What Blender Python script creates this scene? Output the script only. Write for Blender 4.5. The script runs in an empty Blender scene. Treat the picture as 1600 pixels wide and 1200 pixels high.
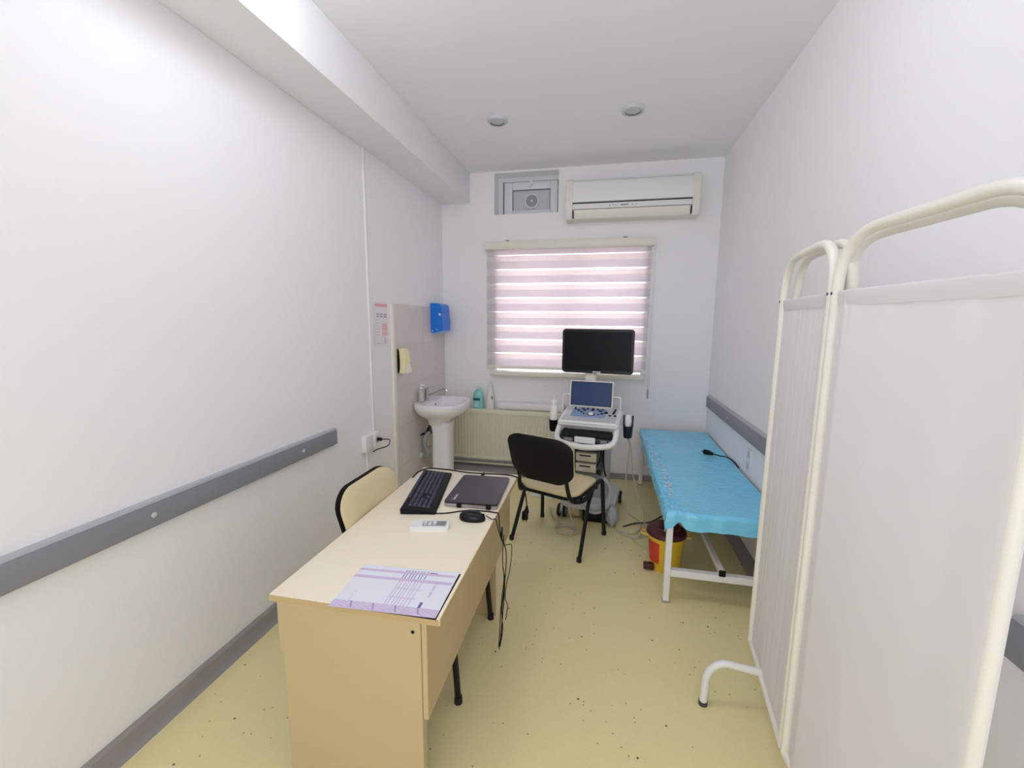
import bpy, bmesh, math, random
from mathutils import Vector, Matrix, noise
random.seed(7)
PI = math.pi
S = bpy.context.scene
C = S.collection
R = math.radians

# ------------------------------------------------------------------ camera
cam_d = bpy.data.cameras.new('camera')
cam = bpy.data.objects.new('camera', cam_d)
C.objects.link(cam)
yaw, pit, rol = R(-11.91587), R(-8.25638), R(-0.43678)
fwd = Vector((math.sin(yaw) * math.cos(pit), math.cos(yaw) * math.cos(pit), math.sin(pit)))
r0 = Vector((math.cos(yaw), -math.sin(yaw), 0))
d0 = fwd.cross(r0)
right = r0 * math.cos(rol) + d0 * math.sin(rol)
down = d0 * math.cos(rol) - r0 * math.sin(rol)
mw = Matrix((right, -down, -fwd)).transposed().to_4x4()
mw.translation = Vector((0, 0, 1.6))
cam.matrix_world = mw
cam_d.sensor_width = 36
cam_d.lens = 676.78 / 1600 * 36
cam_d.clip_start = 0.02
S.camera = cam

# ------------------------------------------------------------------ world, lights, exposure
S.view_settings.view_transform = 'Standard'
S.view_settings.look = 'None'
S.view_settings.exposure = 0.0
S.view_settings.gamma = 1.0
S.view_settings.use_curve_mapping = False
W = bpy.data.worlds.new('sky')
S.world = W
S.cycles.max_bounces = 14
S.cycles.diffuse_bounces = 8
W.use_nodes = True
W.node_tree.nodes['Background'].inputs[0].default_value = (0.93, 0.95, 1.0, 1)
W.node_tree.nodes['Background'].inputs[1].default_value = 13.0


def area(name, loc, rot, sx, sy, power, col, shape='RECTANGLE'):
    l = bpy.data.lights.new(name, 'AREA')
    l.shape = shape
    l.size = sx
    if shape in ('RECTANGLE', 'ELLIPSE'):
        l.size_y = sy
    l.energy = power
    l.color = col
    o = bpy.data.objects.new(name, l)
    o.location = loc
    o.rotation_euler = rot
    C.objects.link(o)
    return o


def bulb(loc, power, col):
    l = bpy.data.lights.new('ceiling_lamp', 'POINT')
    l.energy = power
    l.color = col
    l.shadow_soft_size = 0.09
    o = bpy.data.objects.new('ceiling_lamp', l)
    o.location = loc
    C.objects.link(o)


# added fill light behind the camera, no doorway stands there, and two opal ceiling lamps over the near half of the room
area('fill_behind_camera', (-0.3, -1.45, 1.45), (R(90), 0, 0), 2.2, 2.3, 30, (0.945, 0.985, 1.06))
bulb((-1.0, 1.4, 2.94), 9.3, (0.945, 0.98, 1.06))
bulb((0.14, 1.4, 2.94), 6.8, (0.945, 0.98, 1.06))

# ------------------------------------------------------------------ materials


def lin(c):
    return tuple(((v / 255) / 12.92 if v / 255 <= 0.04045 else ((v / 255 + 0.055) / 1.055) ** 2.4) for v in c)


MATS = {}


def mat(name, col, rough=0.5, metal=0.0, var=0.0, vscale=8.0, bump=0.0, bscale=60.0, spec=0.5,
        emit=None, trans=0.0, alpha=1.0, sub=0.0, srgb=True):
    """Principled material whose colour gets a little noise and whose surface a little relief."""
    m = bpy.data.materials.new(name)
    m.use_nodes = True
    nt = m.node_tree
    p = nt.nodes['Principled BSDF']
    c = lin(col) if srgb else col
    p.inputs['Roughness'].default_value = rough
    p.inputs['Metallic'].default_value = metal
    p.inputs['Specular IOR Level'].default_value = spec
    p.inputs['Transmission Weight'].default_value = trans
    p.inputs['Alpha'].default_value = alpha
    p.inputs['Base Color'].default_value = (*c, 1)
    tc = nt.nodes.new('ShaderNodeTexCoord')
    if var > 0:
        n = nt.nodes.new('ShaderNodeTexNoise')
        n.inputs['Scale'].default_value = vscale
        n.inputs['Detail'].default_value = 5
        nt.links.new(tc.outputs['Object'], n.inputs['Vector'])
        mx = nt.nodes.new('ShaderNodeMix')
        mx.data_type = 'RGBA'
        mx.inputs['A'].default_value = (*[v * (1 - var) for v in c], 1)
        mx.inputs['B'].default_value = (*[min(1, v * (1 + var)) for v in c], 1)
        nt.links.new(n.outputs['Fac'], mx.inputs['Factor'])
        nt.links.new(mx.outputs['Result'], p.inputs['Base Color'])
    if bump > 0:
        n = nt.nodes.new('ShaderNodeTexNoise')
        n.inputs['Scale'].default_value = bscale
        n.inputs['Detail'].default_value = 4
        nt.links.new(tc.outputs['Object'], n.inputs['Vector'])
        b = nt.nodes.new('ShaderNodeBump')
        b.inputs['Strength'].default_value = bump
        b.inputs['Distance'].default_value = 0.01
        nt.links.new(n.outputs['Fac'], b.inputs['Height'])
        nt.links.new(b.outputs['Normal'], p.inputs['Normal'])
    if emit:
        p.inputs['Emission Color'].default_value = (*emit[0], 1)
        p.inputs['Emission Strength'].default_value = emit[1]
    MATS[name] = m
    return m


def translucent(name, col, t=0.5, clear=0.0, rough=0.7):
    """Thin cloth: part diffuse, part light carried through, part open weave."""
    m = bpy.data.materials.new(name)
    m.use_nodes = True
    nt = m.node_tree
    out = nt.nodes['Material Output']
    nt.nodes.remove(nt.nodes['Principled BSDF'])
    c = (*lin(col), 1)
    d = nt.nodes.new('ShaderNodeBsdfDiffuse')
    d.inputs[0].default_value = c
    tr = nt.nodes.new('ShaderNodeBsdfTranslucent')
    tr.inputs[0].default_value = c
    mx = nt.nodes.new('ShaderNodeMixShader')
    mx.inputs[0].default_value = t
    nt.links.new(d.outputs[0], mx.inputs[1])
    nt.links.new(tr.outputs[0], mx.inputs[2])
    last = mx
    if clear > 0:
        tp = nt.nodes.new('ShaderNodeBsdfTransparent')
        m2 = nt.nodes.new('ShaderNodeMixShader')
        m2.inputs[0].default_value = clear
        nt.links.new(mx.outputs[0], m2.inputs[1])
        nt.links.new(tp.outputs[0], m2.inputs[2])
        last = m2
    nt.links.new(last.outputs[0], out.inputs[0])
    MATS[name] = m
    return m


WALL = mat('wall_paint', (242, 241, 243), 0.75, var=0.012, vscale=1.5, bump=0.12, bscale=35, spec=0.25)
CEIL = mat('ceiling_paint', (242, 242, 244), 0.85, var=0.01, vscale=2, bump=0.06, bscale=40, spec=0.2)
GREYTRIM = mat('grey_vinyl', (150, 146, 146), 0.45, var=0.04, vscale=5, bump=0.05)
RAIL = mat('rail_grey', (136, 137, 143), 0.5, var=0.05, vscale=3, bump=0.04, bscale=90)
RAILTOP = mat('rail_edge', (176, 178, 184), 0.45, var=0.03)
LAMSHADE = mat('cream_laminate_shaded', (192, 171, 132), 0.42, var=0.03, vscale=4, bump=0.02, bscale=120)  # same laminate as the desktop, shade of the sides put into the colour
LAMLIT = mat('cream_laminate_lit', (240, 229, 208), 0.38, var=0.02, vscale=4, bump=0.02, bscale=120)  # the side panels' laminate, lightened for the light on the desktop
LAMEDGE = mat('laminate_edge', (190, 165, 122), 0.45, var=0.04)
BLACKP = mat('black_plastic', (18, 18, 21), 0.5, var=0.1, bump=0.05, bscale=250, spec=0.2)
BLACKM = mat('black_metal', (20, 20, 23), 0.42, var=0.08, spec=0.3)
BLACKG = mat('black_gloss', (14, 15, 19), 0.26, var=0.05, spec=0.3)
RUBBER = mat('black_rubber', (24, 24, 25), 0.75, var=0.08)
CREAM = mat('cream_vinyl', (222, 206, 166), 0.5, var=0.03, vscale=10, bump=0.05, bscale=140)
WHITEP = mat('white_plastic', (232, 232, 233), 0.35, var=0.02)
WHITEC = mat('white_ceramic', (238, 238, 242), 0.12, var=0.01)
CREAMP = mat('cream_plastic', (232, 228, 218), 0.42, var=0.02)
IVORY = mat('ivory_paint', (234, 231, 222), 0.35, var=0.02, bump=0.02)
RADW = mat('radiator_enamel', (228, 226, 206), 0.35, var=0.02)
CHROME = mat('chrome', (205, 205, 208), 0.12, metal=1.0, var=0.03)
GREYP = mat('grey_plastic', (150, 153, 158), 0.5, var=0.04)
LGREY = mat('light_grey_plastic', (200, 202, 206), 0.4, var=0.02)
DGREY = mat('dark_grey_plastic', (62, 64, 70), 0.5, var=0.06)
NAVY = mat('navy_plastic', (26, 30, 52), 0.4, var=0.08)
BEIGECORD = mat('beige_cord', (196, 186, 166), 0.5, var=0.05)
BLUEP = mat('blue_plastic', (16, 118, 226), 0.3, var=0.04)
TEAL = mat('teal_plastic', (140, 214, 208), 0.3, var=0.04)
YELLOW = mat('yellow_plastic', (226, 190, 50), 0.35, var=0.04)
MAROON = mat('maroon_plastic', (74, 26, 34), 0.4, var=0.06)
RED = mat('red_sticker', (206, 62, 44), 0.5, var=0.04)
TILE = mat('tile_glaze', (218, 210, 206), 0.25, var=0.05, vscale=9)
GROUT = mat('tile_joint', (196, 190, 186), 0.8, var=0.04)
PVC = mat('window_pvc', (224, 226, 230), 0.35, var=0.015)
PAPER = mat('paper_white', (226, 228, 240), 0.75, var=0.01)
LILAC = mat('ink_lilac', (204, 190, 219), 0.75, var=0.1, vscale=60)
PURPLE = mat('ink_purple', (118, 106, 160), 0.75, var=0.1, vscale=60)
PALELILAC = mat('ink_pale_lilac', (212, 206, 230), 0.75, var=0.05, vscale=60)
PINK = mat('print_pink', (234, 164, 172), 0.6, var=0.03)
PALEPINK = mat('print_pale_pink', (236, 196, 190), 0.6, var=0.05, vscale=60)
INKGREY = mat('print_grey', (150, 152, 166), 0.6, var=0.1, vscale=80)
CUSHION = mat('couch_vinyl', (96, 92, 92), 0.5, var=0.05)
STEELW = mat('white_steel', (232, 230, 230), 0.3, var=0.02)
GELW = mat('gel_bottle', (238, 238, 236), 0.4, var=0.02)
BROWNISH = mat('beige_machine', (206, 196, 176), 0.45, var=0.03)
BAG = mat('clear_wrap', (205, 207, 212), 0.18, var=0.05, trans=0.35, bump=0.4, bscale=40)
FACADE = mat('pink_render', (214, 190, 184), 0.9, var=0.08, vscale=3)
PAVE = mat('pavement', (170, 165, 160), 0.9, var=0.1)
GLASS = mat('window_glass', (255, 255, 255), 0.02, trans=1.0)
SCREENB = mat('console_screen', (10, 16, 34), 0.25, spec=0.25, emit=((0.012, 0.028, 0.078), 1.0))  # faint glow stands in for a dull blue reflection
SCREENOFF = mat('monitor_glass', (10, 12, 17), 0.3, var=0.05, spec=0.15)
LAPTOP = mat('laptop_lid', (52, 48, 56), 0.35, var=0.05)
LCD = mat('remote_display', (128, 138, 132), 0.3, var=0.06)
KEY = mat('keycap', (48, 50, 68), 0.45, var=0.08)
PANELBLUE = mat('control_panel_blue', (150, 172, 204), 0.45, var=0.02)
CLOTH = translucent('screen_cloth', (238, 236, 238), 0.3)
FILM = translucent('screen_film', (232, 232, 236), 0.35, 0.12)
BANDD = translucent('blind_band_dense', (236, 230, 234), 0.36)
BANDL = translucent('blind_band_light', (246, 240, 241), 0.42)
BANDS = translucent('blind_band_sheer', (252, 252, 253), 0.65, 0.4)

FLOOR = mat('speckled_vinyl', (205, 193, 140), 0.33, spec=0.4)


def floor_nodes():
    nt = FLOOR.node_tree
    p = nt.nodes['Principled BSDF']
    tc = nt.nodes.new('ShaderNodeTexCoord')

    def noise_(scale, detail=4):
        n = nt.nodes.new('ShaderNodeTexNoise')
        n.inputs['Scale'].default_value = scale
        n.inputs['Detail'].default_value = detail
        nt.links.new(tc.outputs['Object'], n.inputs['Vector'])
        return n

    def mixc(fac, a, b):
        m = nt.nodes.new('ShaderNodeMix')
        m.data_type = 'RGBA'
        for key, v in (('Factor', fac), ('A', a), ('B', b)):
            if isinstance(v, (tuple, float)):
                m.inputs[key].default_value = v
            else:
                nt.links.new(v, m.inputs[key])
        return m.outputs['Result']

    def dots(scale, size, keep):
        v = nt.nodes.new('ShaderNodeTexVoronoi')
        v.inputs['Scale'].default_value = scale
        nt.links.new(tc.outputs['Object'], v.inputs['Vector'])
        lt = nt.nodes.new('ShaderNodeMath')
        lt.operation = 'LESS_THAN'
        lt.inputs[1].default_value = size
        nt.links.new(v.outputs['Distance'], lt.inputs[0])
        sep = nt.nodes.new('ShaderNodeSeparateColor')
        nt.links.new(v.outputs['Color'], sep.inputs[0])
        k = nt.nodes.new('ShaderNodeMath')
        k.operation = 'LESS_THAN'
        k.inputs[1].default_value = keep
        nt.links.new(sep.outputs[0], k.inputs[0])
        mu = nt.nodes.new('ShaderNodeMath')
        mu.operation = 'MULTIPLY'
        nt.links.new(lt.outputs[0], mu.inputs[0])
        nt.links.new(k.outputs[0], mu.inputs[1])
        return mu.outputs[0]

    base = mixc(noise_(2.2).outputs['Fac'], (*lin((231, 219, 164)), 1), (*lin((238, 227, 175)), 1))
    base = mixc(noise_(70, 2).outputs['Fac'], base, (*lin((226, 214, 160)), 1))
    base = mixc(dots(38, 0.16, 0.12), base, (*lin((236, 225, 180)), 1))
    base = mixc(dots(34, 0.13, 0.2), base, (*lin((172, 154, 104)), 1))
    base = mixc(dots(17, 0.085, 0.22), base, (*lin((92, 74, 52)), 1))
    nt.links.new(base, p.inputs['Base Color'])
    b = nt.nodes.new('ShaderNodeBump')
    b.inputs['Strength'].default_value = 0.05
    b.inputs['Distance'].default_value = 0.004
    nt.links.new(noise_(120).outputs['Fac'], b.inputs['Height'])
    nt.links.new(b.outputs['Normal'], p.inputs['Normal'])


floor_nodes()

SHEET = mat('blue_film', (126, 210, 246), 0.2, bump=0.5, bscale=38, spec=0.5, var=0.06, vscale=3)

# ------------------------------------------------------------------ mesh helpers


def BM():
    return bmesh.new()


def box(bm, x0, x1, y0, y1, z0, z1, bev=0.0, seg=2, M=None):
    vs = [bm.verts.new((x, y, z)) for x in (x0, x1) for y in (y0, y1) for z in (z0, z1)]
    idx = [(0, 1, 3, 2), (4, 6, 7, 5), (0, 4, 5, 1), (2, 3, 7, 6), (0, 2, 6, 4), (1, 5, 7, 3)]
    fs = [bm.faces.new([vs[i] for i in f]) for f in idx]
    if bev > 0:
        es = list({e for f in fs for e in f.edges})
        r = bmesh.ops.bevel(bm, geom=es, offset=bev, segments=seg, affect='EDGES', profile=0.5)
        vs = list({v for f in r['faces'] for v in f.verts} | {v for v in vs if v.is_valid})
    if M is not None:
        for v in vs:
            v.co = M @ v.co
    return vs


def spline(pts, n=6):
    """Catmull-Rom through the points."""
    P = [Vector(p) for p in pts]
    if len(P) < 3:
        return P
    out = []
    for i in range(len(P) - 1):
        a, b = P[i], P[i + 1]
        p0 = P[i - 1] if i > 0 else a * 2 - b
        p3 = P[i + 2] if i + 2 < len(P) else b * 2 - a
        for k in range(n):
            t = k / n
            out.append(0.5 * ((2 * a) + (b - p0) * t + (2 * p0 - 5 * a + 4 * b - p3) * t * t + (3 * a - p0 - 3 * b + p3) * t ** 3))
    out.append(P[-1])
    return out


def fillet(pts, r, n=6):
    """Polyline with rounded corners."""
    P = [Vector(p) for p in pts]
    out = [P[0]]
    for i in range(1, len(P) - 1):
        a, b, c = P[i - 1], P[i], P[i + 1]
        d1, d2 = (a - b), (c - b)
        rr = min(r, d1.length * 0.49, d2.length * 0.49)
        s, e = b + d1.normalized() * rr, b + d2.normalized() * rr
        for k in range(n + 1):
            t = k / n
            out.append(s * (1 - t) ** 2 + b * 2 * t * (1 - t) + e * t * t)
    out.append(P[-1])
    return out


def tube(bm, pts, r, seg=8, closed=False, rfn=None, flat=1.0):
    P = [Vector(p) for p in pts]
    n = len(P)
    rings = []
    up = None
    for i, p in enumerate(P):
        if closed:
            t = (P[(i + 1) % n] - P[i - 1])
        else:
            t = (P[min(i + 1, n - 1)] - P[max(i - 1, 0)])
        t.normalize()
        if up is None:
            up = Vector((0, 0, 1)) if abs(t.z) < 0.9 else Vector((1, 0, 0))
        a = t.cross(up)
        if a.length < 1e-5:
            a = t.orthogonal()
        a.normalize()
        up = a.cross(t).normalized()
        rad = rfn(i / (n - 1)) if rfn else r
        rings.append([bm.verts.new(p + (a * math.cos(2 * PI * k / seg) + up * math.sin(2 * PI * k / seg) * flat) * rad) for k in range(seg)])
    m = n if closed else n - 1
    for i in range(m):
        A, B = rings[i], rings[(i + 1) % n]
        for k in range(seg):
            bm.faces.new((A[k], A[(k + 1) % seg], B[(k + 1) % seg], B[k]))
    if not closed:
        bm.faces.new(rings[0][::-1])
        bm.faces.new(rings[-1])
    return rings


def sqtube(bm, p0, p1, w, bev=0.003):
    """Square tube between two points."""
    a, b = Vector(p0), Vector(p1)
    d = b - a
    L = d.length
    q = d.to_track_quat('Z', 'Y').to_matrix().to_4x4()
    M = Matrix.Translation(a) @ q
    box(bm, -w / 2, w / 2, -w / 2, w / 2, 0, L, bev, 1, M)


def lathe(bm, prof, seg=24, c=(0, 0, 0), M=None):
    """Revolve (radius, z) pairs about the vertical; radius 0 closes to a point."""
    rings = []
    allv = []
    for r, z in prof:
        if r < 1e-6:
            v = bm.verts.new((c[0], c[1], c[2] + z))
            rings.append([v])
            allv.append(v)
        else:
            ring = [bm.verts.new((c[0] + r * math.cos(2 * PI * k / seg), c[1] + r * math.sin(2 * PI * k / seg), c[2] + z)) for k in range(seg)]
            rings.append(ring)
            allv += ring
    for A, B in zip(rings, rings[1:]):
        if len(A) == 1 and len(B) == 1:
            continue
        for k in range(seg):
            k2 = (k + 1) % seg
            if len(A) == 1:
                bm.faces.new((A[0], B[k], B[k2]))
            elif len(B) == 1:
                bm.faces.new((A[k], A[k2], B[0]))
            else:
                bm.faces.new((A[k], A[k2], B[k2], B[k]))
    if M is not None:
        for v in allv:
            v.co = M @ v.co
    return allv


def prism(bm, outline, axis, a0, a1, M=None):
    """Extrude a 2D outline along an axis. axis x: outline (y,z); y: (x,z); z: (x,y)."""
    def P(u, v, a):
        return {'x': (a, u, v), 'y': (u, a, v), 'z': (u, v, a)}[axis]
    A = [bm.verts.new(P(u, v, a0)) for u, v in outline]
    B = [bm.verts.new(P(u, v, a1)) for u, v in outline]
    n = len(A)
    for i in range(n):
        bm.faces.new((A[i], A[(i + 1) % n], B[(i + 1) % n], B[i]))
    bm.faces.new(A[::-1])
    bm.faces.new(B)
    if M is not None:
        for v in A + B:
            v.co = M @ v.co
    return A + B


def rrect(x0, x1, y0, y1, r, n=5):
    out = []
    for cx, cy, a in ((x1 - r, y1 - r, 0), (x0 + r, y1 - r, 90), (x0 + r, y0 + r, 180), (x1 - r, y0 + r, 270)):
        for k in range(n + 1):
            t = R(a + 90 * k / n)
            out.append((cx + r * math.cos(t), cy + r * math.sin(t)))
    return out


def thing(name, label, cat, loc=(0, 0, 0), rotz=0.0, group=None, kind=None):
    o = bpy.data.objects.new(name, None)
    o.empty_display_size = 0.1
    C.objects.link(o)
    o.location = loc
    o.rotation_euler = (0, 0, rotz)
    if kind:
        o['kind'] = kind
    else:
        o['label'] = label
        o['category'] = cat
    if group:
        o['group'] = group
    return o


def root_of(o):
    while o.parent:
        o = o.parent
    return o


def obj(name, bm, m, parent=None, smooth=True, world=False, ang=35, label=None):
    """Link a bmesh as ONE mesh object. world=True: the mesh was drawn in room coordinates."""
    if world and parent is not None:
        l = root_of(parent).location
        bmesh.ops.translate(bm, verts=bm.verts, vec=-l)
    bmesh.ops.recalc_face_normals(bm, faces=bm.faces)
    me = bpy.data.meshes.new(name)
    bm.to_mesh(me)
    bm.free()
    for mm in (m if isinstance(m, (list, tuple)) else [m]):
        me.materials.append(mm)
    if smooth:
        me.shade_smooth()
        me.set_sharp_from_angle(angle=R(ang))
    o = bpy.data.objects.new(name, me)
    C.objects.link(o)
    if parent is not None:
        o.parent = parent
    if label:
        o['label'] = label
    return o


def solo(name, bm, m, label, cat, group=None, smooth=True, ang=35):
    """A thing that is one mesh, its origin set at the middle of its base."""
    vs = [v.co for v in bm.verts]
    c = Vector(((min(v.x for v in vs) + max(v.x for v in vs)) / 2, (min(v.y for v in vs) + max(v.y for v in vs)) / 2, min(v.z for v in vs)))
    bmesh.ops.translate(bm, verts=bm.verts, vec=-c)
    o = obj(name, bm, m, None, smooth, ang=ang)
    o.location = c
    o['label'] = label
    o['category'] = cat
    if group:
        o['group'] = group
    return o


def struct(name, bm, m, parent=None, smooth=False):
    o = obj(name, bm, m, parent, smooth)
    if parent is None:
        o['kind'] = 'structure'
    return o


def dup(root, loc, rotz, label=None):
    r = root.copy()
    C.objects.link(r)
    r.location = loc
    r.rotation_euler = (0, 0, rotz)
    if label:
        r['label'] = label
    for ch in list(root.children):
        c = ch.copy()
        C.objects.link(c)
        c.parent = r
        for g in list(ch.children):
            d = g.copy()
            C.objects.link(d)
            d.parent = c
    return r


def printed(name, corners, nu, nv, fn, mats, parent=None, thick=0.0006):
    """A flat printed sheet: a fine grid whose faces take the ink fn(u, v) chooses. corners: 00, 10, 11, 01."""
    bm = BM()
    c00, c10, c11, c01 = [Vector(c) for c in corners]
    g = [[bm.verts.new((c00 * (1 - u) + c10 * u) * (1 - v) + (c01 * (1 - u) + c11 * u) * v)
          for u in [i / nu for i in range(nu + 1)]] for v in [j / nv for j in range(nv + 1)]]
    for j in range(nv):
        for i in range(nu):
            f = bm.faces.new((g[j][i], g[j][i + 1], g[j + 1][i + 1], g[j + 1][i]))
            f.material_index = fn((i + 0.5) / nu, (j + 0.5) / nv)
    return bm


def wall_with_holes(bm, axis, face, back, a0, a1, z0, z1, holes):
    """Wall slab with rectangular openings (a_lo, a_hi, z_lo, z_hi); axis 'y' means the wall faces along y."""
    xs = sorted({a0, a1, *[h[0] for h in holes], *[h[1] for h in holes]})
    zs = sorted({z0, z1, *[h[2] for h in holes], *[h[3] for h in holes]})
    lo, hi = min(face, back), max(face, back)
    for xa, xb in zip(xs, xs[1:]):
        for za, zb in zip(zs, zs[1:]):
            cx, cz = (xa + xb) / 2, (za + zb) / 2
            if any(h[0] < cx < h[1] and h[2] < cz < h[3] for h in holes):
                continue
            if axis == 'y':
                box(bm, xa, xb, lo, hi, za, zb)
            else:
                box(bm, lo, hi, xa, xb, za, zb)


# ------------------------------------------------------------------ the room
XL, XR, YB, YF, ZC = -1.69, 1.0, 4.43, -1.6, 3.07
b = BM(); box(b, XL - 0.2, XR + 0.2, YF - 0.2, YB + 0.3, -0.1, 0); struct('floor', b, FLOOR)
b = BM(); box(b, XL - 0.2, XR + 0.2, YF - 0.2, YB + 0.3, ZC, ZC + 0.1); struct('ceiling', b, CEIL)
b = BM(); box(b, XL - 0.2, XL, YF - 0.2, YB + 0.3, 0, ZC); wl = struct('wall_left', b, WALL)
b = BM(); box(b, XR, XR + 0.2, YF - 0.2, YB + 0.3, 0, ZC); struct('wall_right', b, WALL)
WIN = (-1.10, 0.36, 1.09, 2.33)
NICHE = (-1.13, -0.488, 2.66, 3.053)
b = BM(); wall_with_holes(b, 'y', YB, YB + 0.3, XL, XR, 0, ZC, [WIN, NICHE]); struct('wall_back', b, WALL)
b = BM(); wall_with_holes(b, 'y', YF, YF - 0.2, XL, XR, 0, ZC, []); struct('wall_front', b, WALL)
# boxed-in ceiling beam along the left wall
b = BM(); box(b, XL, -1.385, YF, YB, 2.78, ZC, 0.006, 2); struct('trim_1', b, WALL, smooth=True)
# baseboards: coved vinyl on the left, a low grey kerb under the radiator
b = BM()
prism(b, [(XL, 0), (XL + 0.045, 0), (XL + 0.03, 0.012), (XL + 0.022, 0.03), (XL + 0.02, 0.075), (XL + 0.012, 0.085), (XL, 0.085)], 'y', YF, 3.24)
struct('baseboard_left', b, GREYTRIM, smooth=True)
b = BM()
prism(b, [(XR, 0), (XR - 0.045, 0), (XR - 0.03, 0.012), (XR - 0.022, 0.03), (XR - 0.02, 0.075), (XR - 0.012, 0.085), (XR, 0.085)], 'y', YF, YB)
struct('baseboard_right', b, GREYTRIM, smooth=True)
b = BM()
prism(b, [(YB, 0), (YB - 0.03, 0), (YB - 0.022, 0.02), (YB - 0.018, 0.05), (YB, 0.055)], 'x', -0.45, XR)
struct('baseboard_back', b, GREYTRIM, smooth=True)
b = BM(); box(b, XL, -0.45, YB - 0.2, YB, 0, 0.05, 0.006, 2); struct('trim_2', b, GREYTRIM, smooth=True)
b = BM(); tube(b, [(XL + 0.01, YB - 0.06, 0.075), (-0.4, YB - 0.06, 0.075)], 0.013, 10)
solo('heating_pipe', b, RADW, 'white heating pipe running along the wall foot under the radiator', 'pipe')
# hairline crack / seam under the beam on the back wall
b = BM(); box(b, XL, -1.13, YB - 0.004, YB, 2.776, 2.781); struct('trim_3', b, WALL)

# tiles behind the washbasin, on a bed of grout, with a cream edge strip
b = BM(); box(b, XL - 0.001, XL + 0.008, 3.285, YB, 0, 1.735); grout = obj('grout_bed', b, GROUT, wl, smooth=False)
ny, nz = 4, 5
tw, th = (YB - 3.285) / ny, 1.735 / nz
tb = BM(); box(tb, 0, 0.004, 0.0008, tw - 0.0008, 0.0008, th - 0.0008, 0.0008, 1)
t0 = obj('tile', tb, TILE, wl)
t0.location = (XL + 0.0075, 3.285, 0)
for i in range(ny):
    for j in range(nz):
        if i == j == 0:
            continue
        t = t0.copy(); C.objects.link(t); t.parent = wl
        t.location = (XL + 0.0075 + random.uniform(-0.0003, 0.0003), 3.285 + i * tw, j * th)
b = BM(); box(b, XL, XL + 0.022, 3.235, 3.285, 0, 1.737, 0.004, 2); struct('trim_4', b, CREAMP, smooth=True)

# main window: PVC frame, mullion, panes; board below
w = thing('window_1', '', '', (0, YB + 0.17, WIN[2]), kind='structure')
b = BM()
box(b, WIN[0], WIN[1], YB + 0.14, YB + 0.2, WIN[2], WIN[2] + 0.06, 0.004, 1)
box(b, WIN[0], WIN[1], YB + 0.14, YB + 0.2, WIN[3] - 0.06, WIN[3], 0.004, 1)
box(b, WIN[0], WIN[0] + 0.06, YB + 0.14, YB + 0.2, WIN[2] + 0.06, WIN[3] - 0.06, 0.004, 1)
box(b, WIN[1] - 0.06, WIN[1], YB + 0.14, YB + 0.2, WIN[2] + 0.06, WIN[3] - 0.06, 0.004, 1)
obj('window_frame', b, PVC, w, world=True)
b = BM(); box(b, -0.41, -0.33, YB + 0.14, YB + 0.2, WIN[2] + 0.06, WIN[3] - 0.06, 0.004, 1); obj('mullion', b, PVC, w, world=True)
for xa, xb in ((WIN[0] + 0.06, -0.41), (-0.33, WIN[1] - 0.06)):
    b = BM(); box(b, xa, xb, YB + 0.165, YB + 0.171, WIN[2] + 0.06, WIN[3] - 0.06); obj('pane', b, GLASS, w, smooth=False, world=True)
b = BM(); box(b, -1.145, 0.405, 4.335, YB + 0.14, 1.04, 1.085, 0.008, 2); obj('window_sill', b, CREAMP, w, world=True)

# what the window looks out on
b = BM(); box(b, -7, 6, 8.2, 8.6, -0.6, 2.6); struct('wall_outside', b, FACADE)
b = BM(); box(b, -14, 12, YB + 0.4, 14, -0.8, -0.6); struct('ground_outside', b, PAVE)

# ------------------------------------------------------------------ day-and-night roller blind
bl = thing('roller_blind', 'white striped day and night roller blind pulled down over the window', 'blind', (-0.39, 4.37, 1.11))
b = BM()
prism(b, [(4.43, 2.39), (4.345, 2.385), (4.335, 2.36), (4.335, 2.325), (4.345, 2.31), (4.43, 2.31)], 'x', -1.212, 0.432)
obj('cassette', b, CREAMP, bl, world=True)
for x in (-0.98, 0.16):
    b = BM(); box(b, x - 0.02, x + 0.02, 4.36, 4.40, 2.386, 2.396, 0.002, 1); obj('clip', b, DGREY, bl, world=True)
z = 2.32
YBL = 4.418
for k in range(9):
    line = 2.257 - 0.141 * k
    for nm, m, za, zb in (('dense_band', BANDD, z, line + 0.0075), ('sheer_band', BANDS, line + 0.0075, line - 0.0075), ('light_band', BANDL, line - 0.0075, line - 0.058)):
        zb = max(zb, 1.135)
        if za - zb < 0.003:
            continue
        b = BM()
        yb = YBL + (0.0015 if nm == 'light_band' else 0)
        box(b, -1.204, 0.412, yb, yb + 0.0006, zb, za)
        obj(nm, b, m, bl, smooth=False, world=True)
    z = line - 0.058
if z > 1.14:
    b = BM(); box(b, -1.204, 0.412, YBL, YBL + 0.0006, 1.135, z); obj('dense_band', b, BANDD, bl, smooth=False, world=True)
b = BM(); box(b, -1.212, 0.416, 4.405, 4.428, 1.107, 1.137, 0.006, 2); obj('bottom_bar', b, CREAMP, bl, world=True)
for x in (0.425, 0.44):
    b = BM(); tube(b, [(x, 4.36, 2.32), (x + 0.002, 4.358, 0.86)], 0.0018, 6); obj('bead_chain', b, LGREY, bl, world=True)
b = BM(); tube(b, [(0.4325, 4.36, 0.95), (0.4325, 4.36, 0.86)], 0.006, 8); obj('chain_weight', b, GREYP, bl, world=True)

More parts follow.
